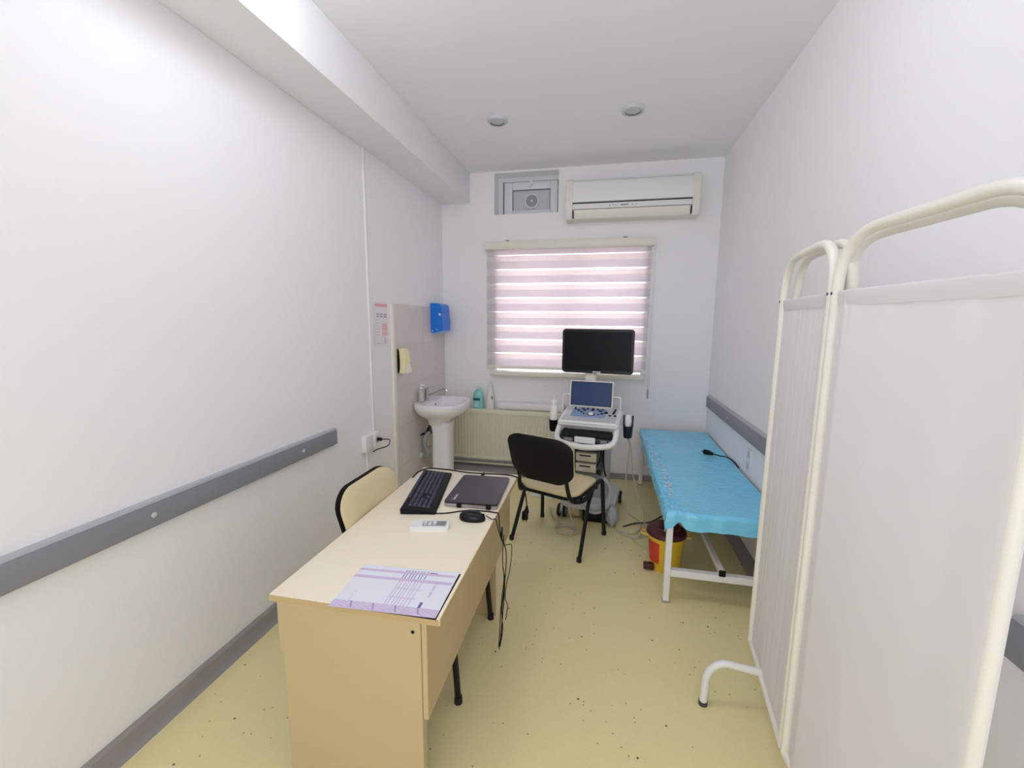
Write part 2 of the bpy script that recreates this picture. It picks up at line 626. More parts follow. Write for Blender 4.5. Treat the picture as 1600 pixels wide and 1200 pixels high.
# ------------------------------------------------------------------ ventilation hatch in its niche
v = thing('ventilation_hatch', 'grey plastic hatch with round fan set deep in niche above the blind', 'vent', (-0.81, 4.58, 2.66))
b = BM(); box(b, NICHE[0], NICHE[1], 4.645, 4.66, NICHE[2], NICHE[3]); obj('back_board', b, GREYP, v, smooth=False, world=True)
b = BM()
X0, X1, Z0, Z1 = NICHE
box(b, X0, X0 + 0.055, 4.585, 4.64, Z0, Z1, 0.003, 1)
box(b, X1 - 0.012, X1, 4.585, 4.64, Z0, Z1, 0.003, 1)
box(b, X0 + 0.055, X1 - 0.012, 4.585, 4.64, Z1 - 0.045, Z1, 0.003, 1)
box(b, X0 + 0.055, X1 - 0.012, 4.585, 4.64, Z0, Z0 + 0.02, 0.003, 1)
obj('outer_frame', b, PVC, v, world=True)
b = BM()
sx0, sx1, sz0, sz1 = -1.06, -0.51, 2.685, 3.0
box(b, sx0, sx0 + 0.085, 4.565, 4.62, sz0, sz1, 0.006, 2)
box(b, sx1 - 0.075, sx1, 4.565, 4.62, sz0, sz1, 0.006, 2)
box(b, sx0 + 0.085, sx1 - 0.075, 4.565, 4.62, sz1 - 0.075, sz1, 0.006, 2)
box(b, sx0 + 0.085, sx1 - 0.075, 4.565, 4.62, sz0, sz0 + 0.04, 0.006, 2)
obj('sash', b, PVC, v, world=True)
b = BM(); box(b, sx0 + 0.08, sx1 - 0.07, 4.592, 4.61, sz0 + 0.035, sz1 - 0.07); obj('panel', b, LGREY, v, world=True)
for xa, xb, za, zb in ((sx0 + 0.083, sx0 + 0.089, sz0 + 0.04, sz1 - 0.075), (sx1 - 0.081, sx1 - 0.075, sz0 + 0.04, sz1 - 0.075), (sx0 + 0.07, sx1 - 0.06, sz1 - 0.079, sz1 - 0.074)):
    b = BM(); box(b, xa, xb, 4.582, 4.592, za, zb); obj('gasket', b, DGREY, v, smooth=False, world=True)
MX = Matrix.Translation((-0.775, 4.592, 2.815)) @ Matrix.Rotation(R(90), 4, 'X')
b = BM(); lathe(b, [(0.058, 0), (0.078, 0), (0.078, 0.014), (0.07, 0.02), (0.06, 0.016), (0.058, 0)], 28, M=MX); ring = obj('fan_ring', b, PVC, v, world=True)
b = BM(); lathe(b, [(0, 0.004), (0.06, 0.004), (0.06, 0.001), (0, 0.001)], 28, M=MX); obj('fan_back', b, GREYP, v, smooth=False, world=True)
for k in range(3):
    b = BM(); rr = 0.018 + 0.014 * k
    tube(b, [MX @ Vector((rr * math.cos(a), rr * math.sin(a), 0.008)) for a in [2 * PI * i / 24 for i in range(24)]], 0.002, 5, True)
    obj('fan_grille', b, LGREY, v, world=True)
b = BM(); lathe(b, [(0, 0.02), (0.01, 0.018), (0.014, 0.004)], 14, M=MX); obj('fan_hub', b, WHITEP, v, world=True)
b = BM(); box(b, -0.80, -0.765, 4.545, 4.566, 2.96, 3.03, 0.005, 2); box(b, -0.795, -0.78, 4.52, 4.55, 2.935, 2.985, 0.004, 2); obj('latch', b, WHITEP, v, world=True)

# ------------------------------------------------------------------ air conditioner
ac = thing('air_conditioner', 'white wall air conditioner mounted high to the right of the vent niche', 'air conditioner', (0.19, 4.33, 2.535))
prof = [(4.43, 2.545), (4.31, 2.535), (4.262, 2.545), (4.235, 2.58), (4.225, 2.65), (4.228, 2.86), (4.24, 2.885), (4.27, 2.9), (4.43, 2.9)]
for xa, xb in ((-0.392, -0.335), (0.715, 0.772)):
    b = BM(); prism(b, prof, 'x', xa, xb); obj('end_cap', b, CREAMP, ac, world=True)
b = BM(); prism(b, [(4.43, 2.548), (4.31, 2.54), (4.27, 2.55), (4.262, 2.6), (4.262, 2.87), (4.28, 2.894), (4.43, 2.894)], 'x', -0.336, 0.716); obj('housing', b, CREAMP, ac, world=True)
b = BM(); prism(b, [(4.262, 2.69), (4.226, 2.69), (4.222, 2.70), (4.228, 2.86), (4.236, 2.872), (4.262, 2.872)], 'x', -0.334, 0.714); obj('front_panel', b, WHITEP, ac, world=True)
b = BM(); box(b, -0.334, 0.714, 4.24, 4.27, 2.874, 2.88); obj('intake_slot', b, LGREY, ac, smooth=False, world=True)
b = BM(); prism(b, [(4.262, 2.63), (4.232, 2.63), (4.236, 2.676), (4.262, 2.676)], 'x', -0.334, 0.714); obj('display_strip', b, WHITEP, ac, world=True)
b = BM(); box(b, -0.334, 0.714, 4.25, 4.265, 2.678, 2.69); obj('shadow_gap', b, DGREY, ac, smooth=False, world=True)
for xa, wd in ((0.0, 0.008), (0.03, 0.008), (0.055, 0.008), (0.1, 0.07), (0.2, 0.008), (0.235, 0.008)):
    b = BM(); box(b, xa, xa + wd, 4.231, 4.236, 2.648, 2.658); obj('indicator', b, GREYP, ac, smooth=False, world=True)
b = BM(); prism(b, [(4.30, 2.546), (4.262, 2.553), (4.242, 2.58), (4.236, 2.624), (4.26, 2.624)], 'x', -0.318, 0.7); obj('louver', b, CREAMP, ac, world=True)
for xa in (-0.331, 0.706):
    b = BM(); box(b, xa, xa + 0.008, 4.24, 4.29, 2.556, 2.62); obj('louver_gap', b, BLACKP, ac, smooth=False, world=True)

# ------------------------------------------------------------------ ceiling downlights
def downlight(x, y, label):
    d = thing('downlight', label, 'ceiling light', (x, y, ZC - 0.022))
    b = BM(); lathe(b, [(0.055, 0.0), (0.075, 0.002), (0.08, 0.012), (0.08, 0.022), (0.055, 0.022)], 28); obj('trim_ring', b, LGREY, d)
    b = BM(); lathe(b, [(0, 0.004), (0.054, 0.006), (0.056, 0.02)], 28); obj('lens', b, LGREY, d)
    return d


downlight(-0.83, 3.34, 'round unlit downlight above the window end of the ceiling beam')
downlight(0.137, 3.36, 'round unlit downlight in front of the air conditioner')
for x, lb in ((-1.0, 'left'), (0.14, 'right')):
    d = thing('ceiling_lamp', 'lit bare globe ceiling lamp over the near half of the room, the %s of two' % lb, 'ceiling light', (x, 1.4, 2.94))
    b = BM(); lathe(b, [(0, 0.125), (0.05, 0.125), (0.055, 0.13), (0, 0.13)], 20); tube(b, [(0, 0, 0.09), (0, 0, 0.126)], 0.02, 12); obj('lamp_holder', b, WHITEP, d)

# ------------------------------------------------------------------ bumper rails
def bumper(name_label, x, side, y0, y1, screws, z0=0.808, z1=0.905):
    """side +1: on the left wall, standing out to +x."""
    r = thing('bumper_rail', name_label, 'wall rail', (x, (y0 + y1) / 2, z0))
    b = BM()
    s = side
    prism(b, [(x, z0), (x + s * 0.028, z0), (x + s * 0.032, z0 + 0.004), (x + s * 0.032, z1 - 0.01), (x + s * 0.028, z1 - 0.002), (x, z1 - 0.002)], 'y', y0, y1)
    obj('board', b, RAIL, r, world=True)
    b = BM(); prism(b, [(x, z1 - 0.002), (x + s * 0.03, z1 - 0.002), (x + s * 0.026, z1 + 0.008), (x, z1 + 0.008)], 'y', y0, y1)
    obj('top_edge', b, RAILTOP, r, world=True)
    for y in screws:
        b = BM(); lathe(b, [(0, 0.003), (0.009, 0.002), (0.011, 0)], 14, M=Matrix.Translation((x + s * 0.032, y, (z0 + z1) / 2)) @ Matrix.Rotation(R(90) * s, 4, 'Y'))
        obj('screw_cap', b, LGREY, r, world=True)


bumper('long dark grey bumper rail along the left wall ending near the desk chair', XL, 1, -1.55, 2.42, (0.3, 1.25, 2.1))
bumper('grey bumper rail on the wall above the blue examination couch', XR, -1, 1.9, 4.33, (2.3, 3.6), 0.81, 0.915)
bumper('short grey rail end behind the near edge of the folding screen', XR, -1, -1.5, 1.165, (0.6,), 0.81, 0.915)

# ------------------------------------------------------------------ left wall: trunking, socket, poster
b = BM(); box(b, XL, XL + 0.014, 2.905, 2.93, 0.76, 2.78, 0.002, 1); box(b, XL, XL + 0.014, 2.80, 2.825, 0.09, 0.66, 0.002, 1)
solo('cable_trunking', b, WHITEP, 'white plastic cable trunking running down the wall from the ceiling beam', 'trunking')
so = thing('wall_socket', 'white surface mounted double socket at the foot of the cable trunking', 'socket', (XL, 2.84, 0.63))
b = BM(); box(b, XL, XL + 0.04, 2.745, 2.845, 0.645, 0.765, 0.005, 2); obj('box', b, WHITEP, so, world=True)
b = BM(); box(b, XL, XL + 0.05, 2.85, 2.93, 0.66, 0.77, 0.006, 2); obj('outlet', b, WHITEP, so, world=True)
b = BM(); lathe(b, [(0.012, 0.0), (0.026, 0.003), (0.028, 0.0)], 18, M=Matrix.Translation((XL + 0.05, 2.885, 0.715)) @ Matrix.Rotation(R(90), 4, 'Y')); obj('outlet_ring', b, LGREY, so, world=True)
b = BM(); tube(b, fillet([(XL + 0.05, 2.885, 0.715), (XL + 0.085, 2.89, 0.715)], 0.01), 0.012, 10)
solo('plug', b, BLACKP, 'small black plug pushed into the socket beside the trunking', 'plug')
b = BM(); tube(b, spline([(XL + 0.085, 2.89, 0.715), (XL + 0.12, 2.94, 0.70), (XL + 0.10, 2.95, 0.65), (XL + 0.04, 2.91, 0.63), (XL + 0.02, 2.87, 0.62)]), 0.004, 6)
solo('cord', b, BLACKP, 'short dark cord looping out of the wall socket plug', 'cord')


def poster_ink(u, v):
    if v > 0.90:
        return 1 if u > 0.08 and v < 0.975 else 0
    if 0.66 < v < 0.76:
        return 2 if (0.18 < u < 0.36 or 0.44 < u < 0.64 or 0.70 < u < 0.95) and int(v * 60) % 3 else 0
    if 0.25 < v < 0.54 and u > 0.55 and u < 0.96:
        return 3 if v > 0.5 or int(v * 70) % 4 else 1
    if 0.25 < v < 0.62 and 0.12 < u < 0.36:
        return 4 if int(v * 60) % 4 == 0 else 0
    if 0.06 < v < 0.2 and 0.72 < u < 0.84:
        return 4
    if 0.06 < v < 0.10 and 0.15 < u < 0.6:
        return 4 if int(u * 40) % 3 else 0
    return 0


INKPALE = mat('print_pale_grey', (196, 196, 208), 0.6, var=0.05, vscale=80)
PWHITE = mat('poster_paper', (232, 228, 233), 0.5, var=0.01)
bm_ = printed('poster', [(XL + 0.003, 2.985, 1.395), (XL + 0.003, 3.192, 1.395), (XL + 0.003, 3.192, 1.735), (XL + 0.003, 2.985, 1.735)], 34, 60, poster_ink, None)
solo('poster', bm_, [PWHITE, PINK, INKGREY, PALEPINK, INKPALE], 'pale hand washing notice with a pink header on the wall left of the tiles', 'poster', smooth=False)

# ------------------------------------------------------------------ soap dispenser
sd = thing('soap_dispenser', 'cream soap dispenser with black back on the tiles above the washbasin', 'dispenser', (XL + 0.012, 3.367, 1.16))
b = BM(); prism(b, [(XL + 0.011, 1.165), (XL + 0.024, 1.163), (XL + 0.03, 1.2), (XL + 0.031, 1.27), (XL + 0.027, 1.34), (XL + 0.02, 1.362), (XL + 0.011, 1.362)], 'y', 3.322, 3.412); obj('back_shell', b, BLACKP, sd, world=True)
b = BM(); prism(b, [(XL + 0.022, 1.163), (XL + 0.07, 1.16), (XL + 0.084, 1.2), (XL + 0.086, 1.27), (XL + 0.078, 1.335), (XL + 0.055, 1.366), (XL + 0.022, 1.368), (XL + 0.029, 1.34), (XL + 0.033, 1.27), (XL + 0.032, 1.2)], 'y', 3.325, 3.409); obj('cover', b, mat('dispenser_cream', (238, 226, 182), 0.35, var=0.03), sd, world=True)
b = BM(); prism(b, [(XL + 0.07, 1.16), (XL + 0.105, 1.166), (XL + 0.107, 1.19), (XL + 0.085, 1.235)], 'y', 3.34, 3.395); obj('lever', b, CREAMP, sd, world=True)

# ------------------------------------------------------------------ paper towel dispenser
td = thing('towel_dispenser', 'bright blue paper towel dispenser in the corner above the washbasin', 'dispenser', (XL + 0.09, 4.24, 1.47))
prof = [(XL + 0.012, 1.49), (XL + 0.04, 1.478), (XL + 0.09, 1.488), (XL + 0.115, 1.497), (XL + 0.135, 1.5), (XL + 0.136, 1.6), (XL + 0.128, 1.64), (XL + 0.126, 1.72), (XL + 0.115, 1.752), (XL + 0.09, 1.768), (XL + 0.012, 1.768)]
b = BM(); prism(b, prof, 'y', 4.05, 4.27); obj('cover', b, BLUEP, td, world=True)
b = BM(); prism(b, [(XL + 0.012, 1.478), (XL + 0.04, 1.466), (XL + 0.09, 1.476), (XL + 0.13, 1.488), (XL + 0.13, 1.5), (XL + 0.09, 1.488), (XL + 0.04, 1.478), (XL + 0.012, 1.49)], 'y', 4.055, 4.265); obj('base_lip', b, mat('pale_blue', (150, 190, 235), 0.4), td, world=True)
for x, z, r in ((XL + 0.108, 1.66, 0.012), (XL + 0.03, 1.5, 0.007), (XL + 0.075, 1.512, 0.006)):
    b = BM(); lathe(b, [(0, 0.004), (r, 0.003), (r, 0)], 14, M=Matrix.Translation((x, 4.05, z)) @ Matrix.Rotation(R(90), 4, 'X')); obj('lock' if r > 0.01 else 'rivet', b, WHITEP, td, world=True)
b = BM()
for i in range(4):
    tube(b, [(XL + 0.088 + i * 0.008, 4.0495, 1.51), (XL + 0.102 + i * 0.008, 4.0495, 1.60 - 0.005 * i)], 0.0008, 4)
obj('crease', b, mat('blue_line', (70, 130, 215), 0.4), td, world=True)

# ------------------------------------------------------------------ washbasin
SX, SY, SZ = -1.47, 3.80, 0.855
wb = thing('washbasin', 'white ceramic pedestal washbasin in front of the tiled wall', 'washbasin', (SX, SY, 0))
def basin_ring(k, n, ax, ay, back):
    a = 2 * PI * k / n
    c, s = math.cos(a), math.sin(a)
    e = 0.62
    x = math.copysign(abs(c) ** e, c) * ax
    y = math.copysign(abs(s) ** 0.85, s) * ay
    if x < 0:
        x = max(x, -back)
    return x, y
def basin():
    bm = BM(); n = 48
    # (x radius front, y radius, z, back limit, x shift)
    rings = [(0.10, 0.10, 0.63, 0.10, -0.03), (0.115, 0.12, 0.685, 0.12, -0.03), (0.18, 0.19, 0.72, 0.18, -0.01), (0.228, 0.25, 0.762, 0.205, 0), (0.243, 0.275, 0.80, 0.208, 0),
             (0.247, 0.282, 0.838, 0.208, 0), (0.242, 0.277, 0.852, 0.205, 0), (0.222, 0.252, 0.853, 0.20, 0), (0.192, 0.225, 0.846, 0.09, 0.01),
             (0.182, 0.21, 0.81, 0.085, 0.01), (0.15, 0.17, 0.755, 0.08, 0.01), (0.09, 0.1, 0.735, 0.06, 0.01), (0.03, 0.03, 0.728, 0.03, 0.01)]
    R_ = []
    for ax, ay, z, back, sh in rings:
        R_.append([bm.verts.new((basin_ring(k, n, ax, ay, back)[0] + sh, basin_ring(k, n, ax, ay, back)[1], z)) for k in range(n)])
    for A, B in zip(R_, R_[1:]):
        for k in range(n):
            bm.faces.new((A[k], A[(k + 1) % n], B[(k + 1) % n], B[k]))
    bm.faces.new(R_[0][::-1]); bm.faces.new(R_[-1])
    return bm
obj('basin', basin(), WHITEC, wb, ang=60)
b = BM(); lathe(b, [(0, 0.003), (0.022, 0.002), (0.024, 0)], 16, c=(0.01, 0, 0.729)); obj('drain', b, CHROME, wb)
b = BM(); lathe(b, [(0, 0.002), (0.010, 0.002), (0.010, 0)], 14, M=Matrix.Translation((-0.07, 0.0, 0.815)) @ Matrix.Rotation(R(80), 4, 'Y')); obj('overflow_hole', b, BLACKP, wb)
b = BM()
ped = [rrect(-0.115, 0.095, -0.105, 0.105, 0.05, 5), rrect(-0.09, 0.085, -0.09, 0.09, 0.045, 5), rrect(-0.09, 0.085, -0.088, 0.088, 0.045, 5), rrect(-0.105, 0.10, -0.1, 0.1, 0.05, 5)]
rz = [0.0, 0.08, 0.56, 0.66]
rr_ = [[b.verts.new((x, y, zz)) for x, y in o_] for o_, zz in zip(ped, rz)]
for A, B in zip(rr_, rr_[1:]):
    for k in range(len(A)):
        b.faces.new((A[k], A[(k + 1) % len(A)], B[(k + 1) % len(A)], B[k]))
b.faces.new(rr_[0][::-1]); b.faces.new(rr_[-1])
obj('pedestal', b, WHITEC, wb)
# mixer tap
fc = thing('mixer_tap', 'chrome single lever mixer tap with long spout on the washbasin', 'tap', (SX - 0.155, SY - 0.01, SZ - 0.005))
b = BM(); lathe(b, [(0, 0), (0.026, 0), (0.027, 0.008), (0.021, 0.015), (0.02, 0.085), (0.023, 0.09), (0.022, 0.11), (0.012, 0.12), (0, 0.122)], 18); obj('body', b, CHROME, fc)
b = BM(); tube(b, spline([(0.01, 0, 0.045), (0.06, 0, 0.065), (0.14, 0, 0.1), (0.19, 0, 0.112), (0.205, 0, 0.1)]), 0.011, 10); obj('spout', b, CHROME, fc)
b = BM(); tube(b, spline([(0.0, 0, 0.115), (0.03, 0, 0.13), (0.085, 0, 0.132)]), 0.006, 8, flat=0.6); obj('lever', b, CHROME, fc)
# clear pump bottle on the basin
pb = thing('pump_bottle', 'small clear soap pump bottle standing behind the washbasin tap', 'bottle', (SX - 0.165, SY - 0.11, SZ))
b = BM(); lathe(b, [(0, 0), (0.027, 0), (0.029, 0.01), (0.028, 0.10), (0.014, 0.115), (0.013, 0.125), (0, 0.125)], 18); obj('bottle_body', b, mat('cloudy_plastic', (214, 212, 206), 0.2, trans=0.3), pb)
b = BM(); lathe(b, [(0.014, 0.122), (0.015, 0.135), (0.005, 0.137), (0.005, 0.16), (0, 0.16)], 14); tube(b, [(0, 0, 0.158), (0.035, 0, 0.154)], 0.006, 8); obj('pump_head', b, WHITEP, pb)
# waste trap beside the pedestal
tp = thing('waste_trap', 'grey waste pipe and trap beside the washbasin pedestal', 'pipe', (SX - 0.14, SY - 0.03, 0.32))
b = BM(); tube(b, [(0.04, 0, 0.34), (0.03, 0, 0.22)], 0.024, 12); obj('trap_cup', b, DGREY, tp)
b = BM(); tube(b, spline([(0.03, 0, 0.23), (0.0, -0.03, 0.21), (-0.02, -0.05, 0.14), (-0.005, -0.03, 0.07), (0.015, -0.03, 0.03), (-0.01, -0.03, 0.0), (-0.065, -0.02, 0.0)]), 0.02, 12); obj('waste_hose', b, GREYP, tp)
b = BM(); tube(b, [(-0.045, -0.02, 0.0), (-0.075, -0.02, 0.0)], 0.029, 12); obj('wall_collar', b, LGREY, tp)
for dy in (-0.012, 0.014):
    b = BM(); tube(b, spline([(0.03, dy, 0.38), (0.02, dy, 0.3), (-0.02, dy * 1.5, 0.22), (-0.07, dy * 2, 0.2)]), 0.007, 8); obj('supply_hose', b, BLACKP, tp)

# ------------------------------------------------------------------ radiator and what stands on it
rd = thing('radiator', 'cream ribbed panel radiator under the window sill', 'radiator', (-0.93, 4.34, 0.13))
RX0, RX1, RZ0, RZ1 = -1.58, -0.33, 0.135, 0.675
b = BM()
n = 36
out = []
for i in range(n):
    xa = RX0 + 0.02 + (RX1 - RX0 - 0.04) * i / n
    st = (RX1 - RX0 - 0.04) / n
    out += [(xa, 4.318), (xa + st * 0.30, 4.318), (xa + st * 0.48, 4.327), (xa + st * 0.82, 4.327)]
out += [(RX1 - 0.02, 4.318), (RX1 - 0.02, 4.338), (RX0 + 0.02, 4.338)]
prism(b, out, 'z', RZ0 + 0.035, RZ1 - 0.045)
obj('ribbed_panel', b, RADW, rd, world=True, ang=20)
b = BM(); box(b, RX0, RX1, 4.314, 4.34, RZ1 - 0.047, RZ1, 0.006, 2); box(b, RX0, RX1, 4.314, 4.34, RZ0, RZ0 + 0.037, 0.006, 2); obj('panel_edge', b, RADW, rd, world=True)
for x in (RX0, RX1 - 0.006):
    b = BM(); box(b, x, x + 0.006, 4.316, 4.41, RZ0 + 0.01, RZ1 + 0.004, 0.002, 1); obj('side_plate', b, RADW, rd, world=True)
b = BM(); box(b, RX0 + 0.006, RX1 - 0.006, 4.32, 4.41, RZ1 - 0.006, RZ1 + 0.004, 0.002, 1); obj('top_grille', b, RADW, rd, world=True)
b = BM(); box(b, RX0 + 0.01, RX1 - 0.01, 4.385, 4.405, RZ0 + 0.01, RZ1 - 0.02, 0.004, 1); obj('rear_panel', b, RADW, rd, world=True)
TOPZ = RZ1 + 0.004
tb_ = thing('soap_bottle', 'teal liquid soap pump bottle standing on the radiator', 'bottle', (-1.285, 4.36, TOPZ))
b = BM()
Msc = Matrix.Diagonal((1, 0.6, 1, 1))
lathe(b, [(0, 0), (0.052, 0), (0.058, 0.012), (0.058, 0.11), (0.05, 0.165), (0.03, 0.195), (0.018, 0.203), (0.018, 0.21), (0, 0.21)], 22, M=Msc); obj('bottle_body', b, TEAL, tb_)
b = BM(); lathe(b, [(0.018, 0.208), (0.02, 0.225), (0.006, 0.227), (0.006, 0.248), (0, 0.248)], 14); tube(b, [(0.01, 0, 0.246), (-0.04, -0.01, 0.243)], 0.007, 8); obj('pump_head', b, WHITEP, tb_)
def lab(u, v):
    if 0.72 < v < 0.95:
        return 1
    if v < 0.62 and 0.2 < u < 0.75:
        return 2 if int(v * 16) % 3 else 0
    return 0
bm_ = printed('label', [(-0.046, -0.0365, 0.015), (0.03, -0.0365, 0.015), (0.03, -0.0365, 0.12), (-0.046, -0.0365, 0.12)], 14, 18, lab, None)
o = obj('paper_label', bm_, [TEAL, mat('label_navy', (42, 92, 124), 0.4), mat('label_white', (206, 226, 228), 0.4)], tb_, smooth=False)
ws = thing('spray_bottle', 'slim white bottle with narrow neck next to the teal soap', 'bottle', (-1.155, 4.36, TOPZ))
b = BM(); lathe(b, [(0, 0), (0.042, 0), (0.046, 0.01), (0.046, 0.09), (0.04, 0.15), (0.024, 0.21), (0.018, 0.24), (0, 0.24)], 20, M=Msc); obj('bottle_body', b, WHITEP, ws)
b = BM(); lathe(b, [(0.019, 0.24), (0.02, 0.26), (0.012, 0.265), (0.01, 0.3), (0, 0.302)], 14); obj('cap', b, WHITEP, ws)
b = BM(); box(b, 0.018, 0.04, -0.0325, -0.026, 0.11, 0.145, 0.002, 1); obj('grip_mark', b, GREYP, ws)
b = BM(); tube(b, [(-1.06, 4.365, TOPZ + 0.042), (-0.37, 4.365, TOPZ + 0.042)], 0.042, 20)
lathe(b, [(0.012, 0), (0.042, 0)], 20, M=Matrix.Translation((-0.37, 4.365, TOPZ + 0.042)) @ Matrix.Rotation(R(90), 4, 'Y'))
solo('paper_roll', b, mat('couch_paper', (236, 236, 240), 0.8, bump=0.05), 'long white roll of couch paper lying on the radiator', 'paper roll')

# ------------------------------------------------------------------ desk
dk = thing('desk', 'cream laminate office desk with keyboard and closed laptop on it', 'desk', (-0.754, 1.7525, 0), R(0.5))
b = BM(); box(b, -0.295, 0.295, -0.6375, 0.6375, 0.686, 0.71, 0.003, 2); obj('desktop', b, LAMLIT, dk)
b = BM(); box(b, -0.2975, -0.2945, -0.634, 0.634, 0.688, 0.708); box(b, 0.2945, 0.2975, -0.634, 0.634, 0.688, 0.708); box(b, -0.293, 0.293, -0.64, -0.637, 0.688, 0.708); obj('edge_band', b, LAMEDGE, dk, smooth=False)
b = BM(); box(b, -0.262, 0.23, -0.63, -0.612, 0, 0.686, 0.0015, 1); obj('side_panel', b, LAMSHADE, dk)
b = BM(); box(b, -0.262, 0.23, 0.348, 0.366, 0, 0.686, 0.0015, 1); obj('side_panel', b, LAMSHADE, dk)
b = BM(); box(b, 0.231, 0.249, -0.628, 0.628, 0.345, 0.686, 0.0015, 1); obj('modesty_panel', b, LAMSHADE, dk)
b = BM(); box(b, 0.213, 0.23, -0.612, -0.598, 0.0, 0.345, 0.001, 1); obj('inner_rail', b, LAMSHADE, dk)
b = BM(); box(b, -0.262, 0.21, -0.293, -0.275, 0.49, 0.686, 0.0015, 1); obj('drawer_side', b, LAMSHADE, dk)
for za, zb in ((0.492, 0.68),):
    b = BM(); box(b, -0.281, -0.263, -0.624, -0.278, za, zb, 0.002, 1); d_ = obj('drawer', b, LAMSHADE, dk)
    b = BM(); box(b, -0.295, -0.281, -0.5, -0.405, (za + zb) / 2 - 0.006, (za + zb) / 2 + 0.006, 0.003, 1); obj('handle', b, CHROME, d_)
b = BM(); lathe(b, [(0, 0.003), (0.005, 0.002), (0.006, 0)], 12, M=Matrix.Translation((0.204, -0.63, 0.648)) @ Matrix.Rotation(R(90), 4, 'X')); obj('screw_cap', b, BLACKP, dk)
DZ = 0.71

# keyboard
kbx0, kbx1, kby0, kby1 = -0.088, 0.088, -0.262, 0.262
kb = thing('keyboard', 'black full size keyboard lying lengthwise on the desk', 'keyboard', (-0.872, 2.025, DZ), R(11.5))
b = BM()
prism(b, [(-0.075, 0.0), (0.085, 0.0), (0.088, 0.004), (0.082, 0.013), (0.05, 0.016), (-0.07, 0.03), (-0.078, 0.024)], 'y', kby0, kby1)
obj('case', b, BLACKP, kb)
b = BM()
def key(cx, cy, w, h):
    zt = 0.0165 + (0.05 - cx) * 0.115
    vs = []
    for dz, k in ((0.0, 1.0), (0.007, 0.78)):
        vs.append([b.verts.new((cx + sx * h / 2 * k, cy + sy * w / 2 * k, zt + dz - 0.001)) for sx, sy in ((-1, -1), (1, -1), (1, 1), (-1, 1))])
    for i in range(4):
        b.faces.new((vs[0][i], vs[0][(i + 1) % 4], vs[1][(i + 1) % 4], vs[1][i]))
    b.faces.new(vs[1])
U = 0.0212
for row in range(6):
    cx = 0.045 - row * 0.0208 - (0.006 if row == 5 else 0)
    y = kby1 - 0.012
    widths = {0: [1.25, 1.25, 1.25, 6, 1.25, 1.25, 1.25, 1.5], 1: [2.25] + [1] * 10 + [2.75], 2: [1.75] + [1] * 11 + [2.25], 3: [1.5] + [1] * 12 + [1.5], 4: [1] * 13 + [2], 5: [1] * 14 + [1]}[row]
    for wd in widths:
        key(cx, y - wd * U / 2, wd * U * 0.92, 0.0185)
        y -= wd * U
    y2 = kby1 - 0.012 - 15.25 * U
    for i in range(3):
        if row in (0, 3, 4, 5) or (row == 1 and i == 1):
            key(cx, y2 - (i + 0.5) * U, U * 0.92, 0.0185)
    y3 = y2 - 3.25 * U
    for i in range(4):
        if row < 5:
            key(cx, y3 - (i + 0.5) * U, U * 0.92, 0.0185)
o = obj('keys', b, KEY, kb, smooth=False)
o['kind'] = 'stuff'

# laptop
lp = thing('laptop', 'closed dark laptop with silver base on the far end of the desk', 'laptop', (-0.608, 2.073, DZ), R(3.0))
b = BM(); prism(b, rrect(-0.131, 0.131, -0.186, 0.186, 0.012), 'z', 0.003, 0.017); obj('base', b, mat('laptop_silver', (172, 168, 170), 0.35, metal=0.4), lp)
b = BM(); prism(b, rrect(-0.131, 0.131, -0.186, 0.186, 0.012), 'z', 0.0185, 0.027); bmesh.ops.bevel(b, geom=[e for e in b.edges if all(v.co.z > 0.026 for v in e.verts)], offset=0.003, segments=2, affect='EDGES'); obj('lid', b, LAPTOP, lp)
for x in (-0.055, 0.09):
    b = BM(); box(b, x - 0.012, x + 0.012, -0.197, -0.18, 0.003, 0.022, 0.005, 2); obj('hinge', b, BLACKP, lp)
b = BM(); box(b, -0.128, -0.121, -0.05, 0.02, 0.005, 0.014); obj('drive_slot', b, DGREY, lp, smooth=False)
tx = bpy.data.curves.new('lettering', 'FONT'); tx.body = 'lenovo'; tx.size = 0.024; tx.extrude = 0.0003
to = bpy.data.objects.new('lettering', tx)
me = bpy.data.meshes.new_from_object(to)
bpy.data.objects.remove(to)
me.materials.append(mat('silver_letter', (225, 225, 230), 0.4))
lt = bpy.data.objects.new('lettering', me); C.objects.link(lt); lt.parent = lp
lt.location = (-0.083, -0.158, 0.0272); lt.rotation_euler = (0, 0, R(90))

# mouse
ms = thing('mouse', 'black computer mouse between the laptop and the desk edge', 'mouse', (-0.553, 1.775, DZ), R(-92))
b = BM()
n = 20
rings = []
for zf, k in ((0, 0.95), (0.008, 1.0), (0.022, 0.95), (0.034, 0.74), (0.041, 0.42)):
    rings.append([b.verts.new((0.034 * k * math.cos(2 * PI * i / n) * (1 - 0.12 * math.sin(2 * PI * i / n)), 0.062 * k * math.sin(2 * PI * i / n) - 0.006 * (1 - k), zf)) for i in range(n)])
for A, B in zip(rings, rings[1:]):
    for k in range(n):
        b.faces.new((A[k], A[(k + 1) % n], B[(k + 1) % n], B[k]))
b.faces.new(rings[0][::-1]); b.faces.new(rings[-1])
obj('shell', b, BLACKG, ms, ang=70)
b = BM(); lathe(b, [(0.007, -0.004), (0.009, -0.002), (0.009, 0.002), (0.007, 0.004)], 14, M=Matrix.Translation((0, 0.03, 0.028)) @ Matrix.Rotation(R(90), 4, 'Y')); obj('scroll_wheel', b, RUBBER, ms)
b = BM(); box(b, -0.0006, 0.0006, 0.0, 0.058, 0.024, 0.0345); obj('button_gap', b, BLACKP, ms, smooth=False)

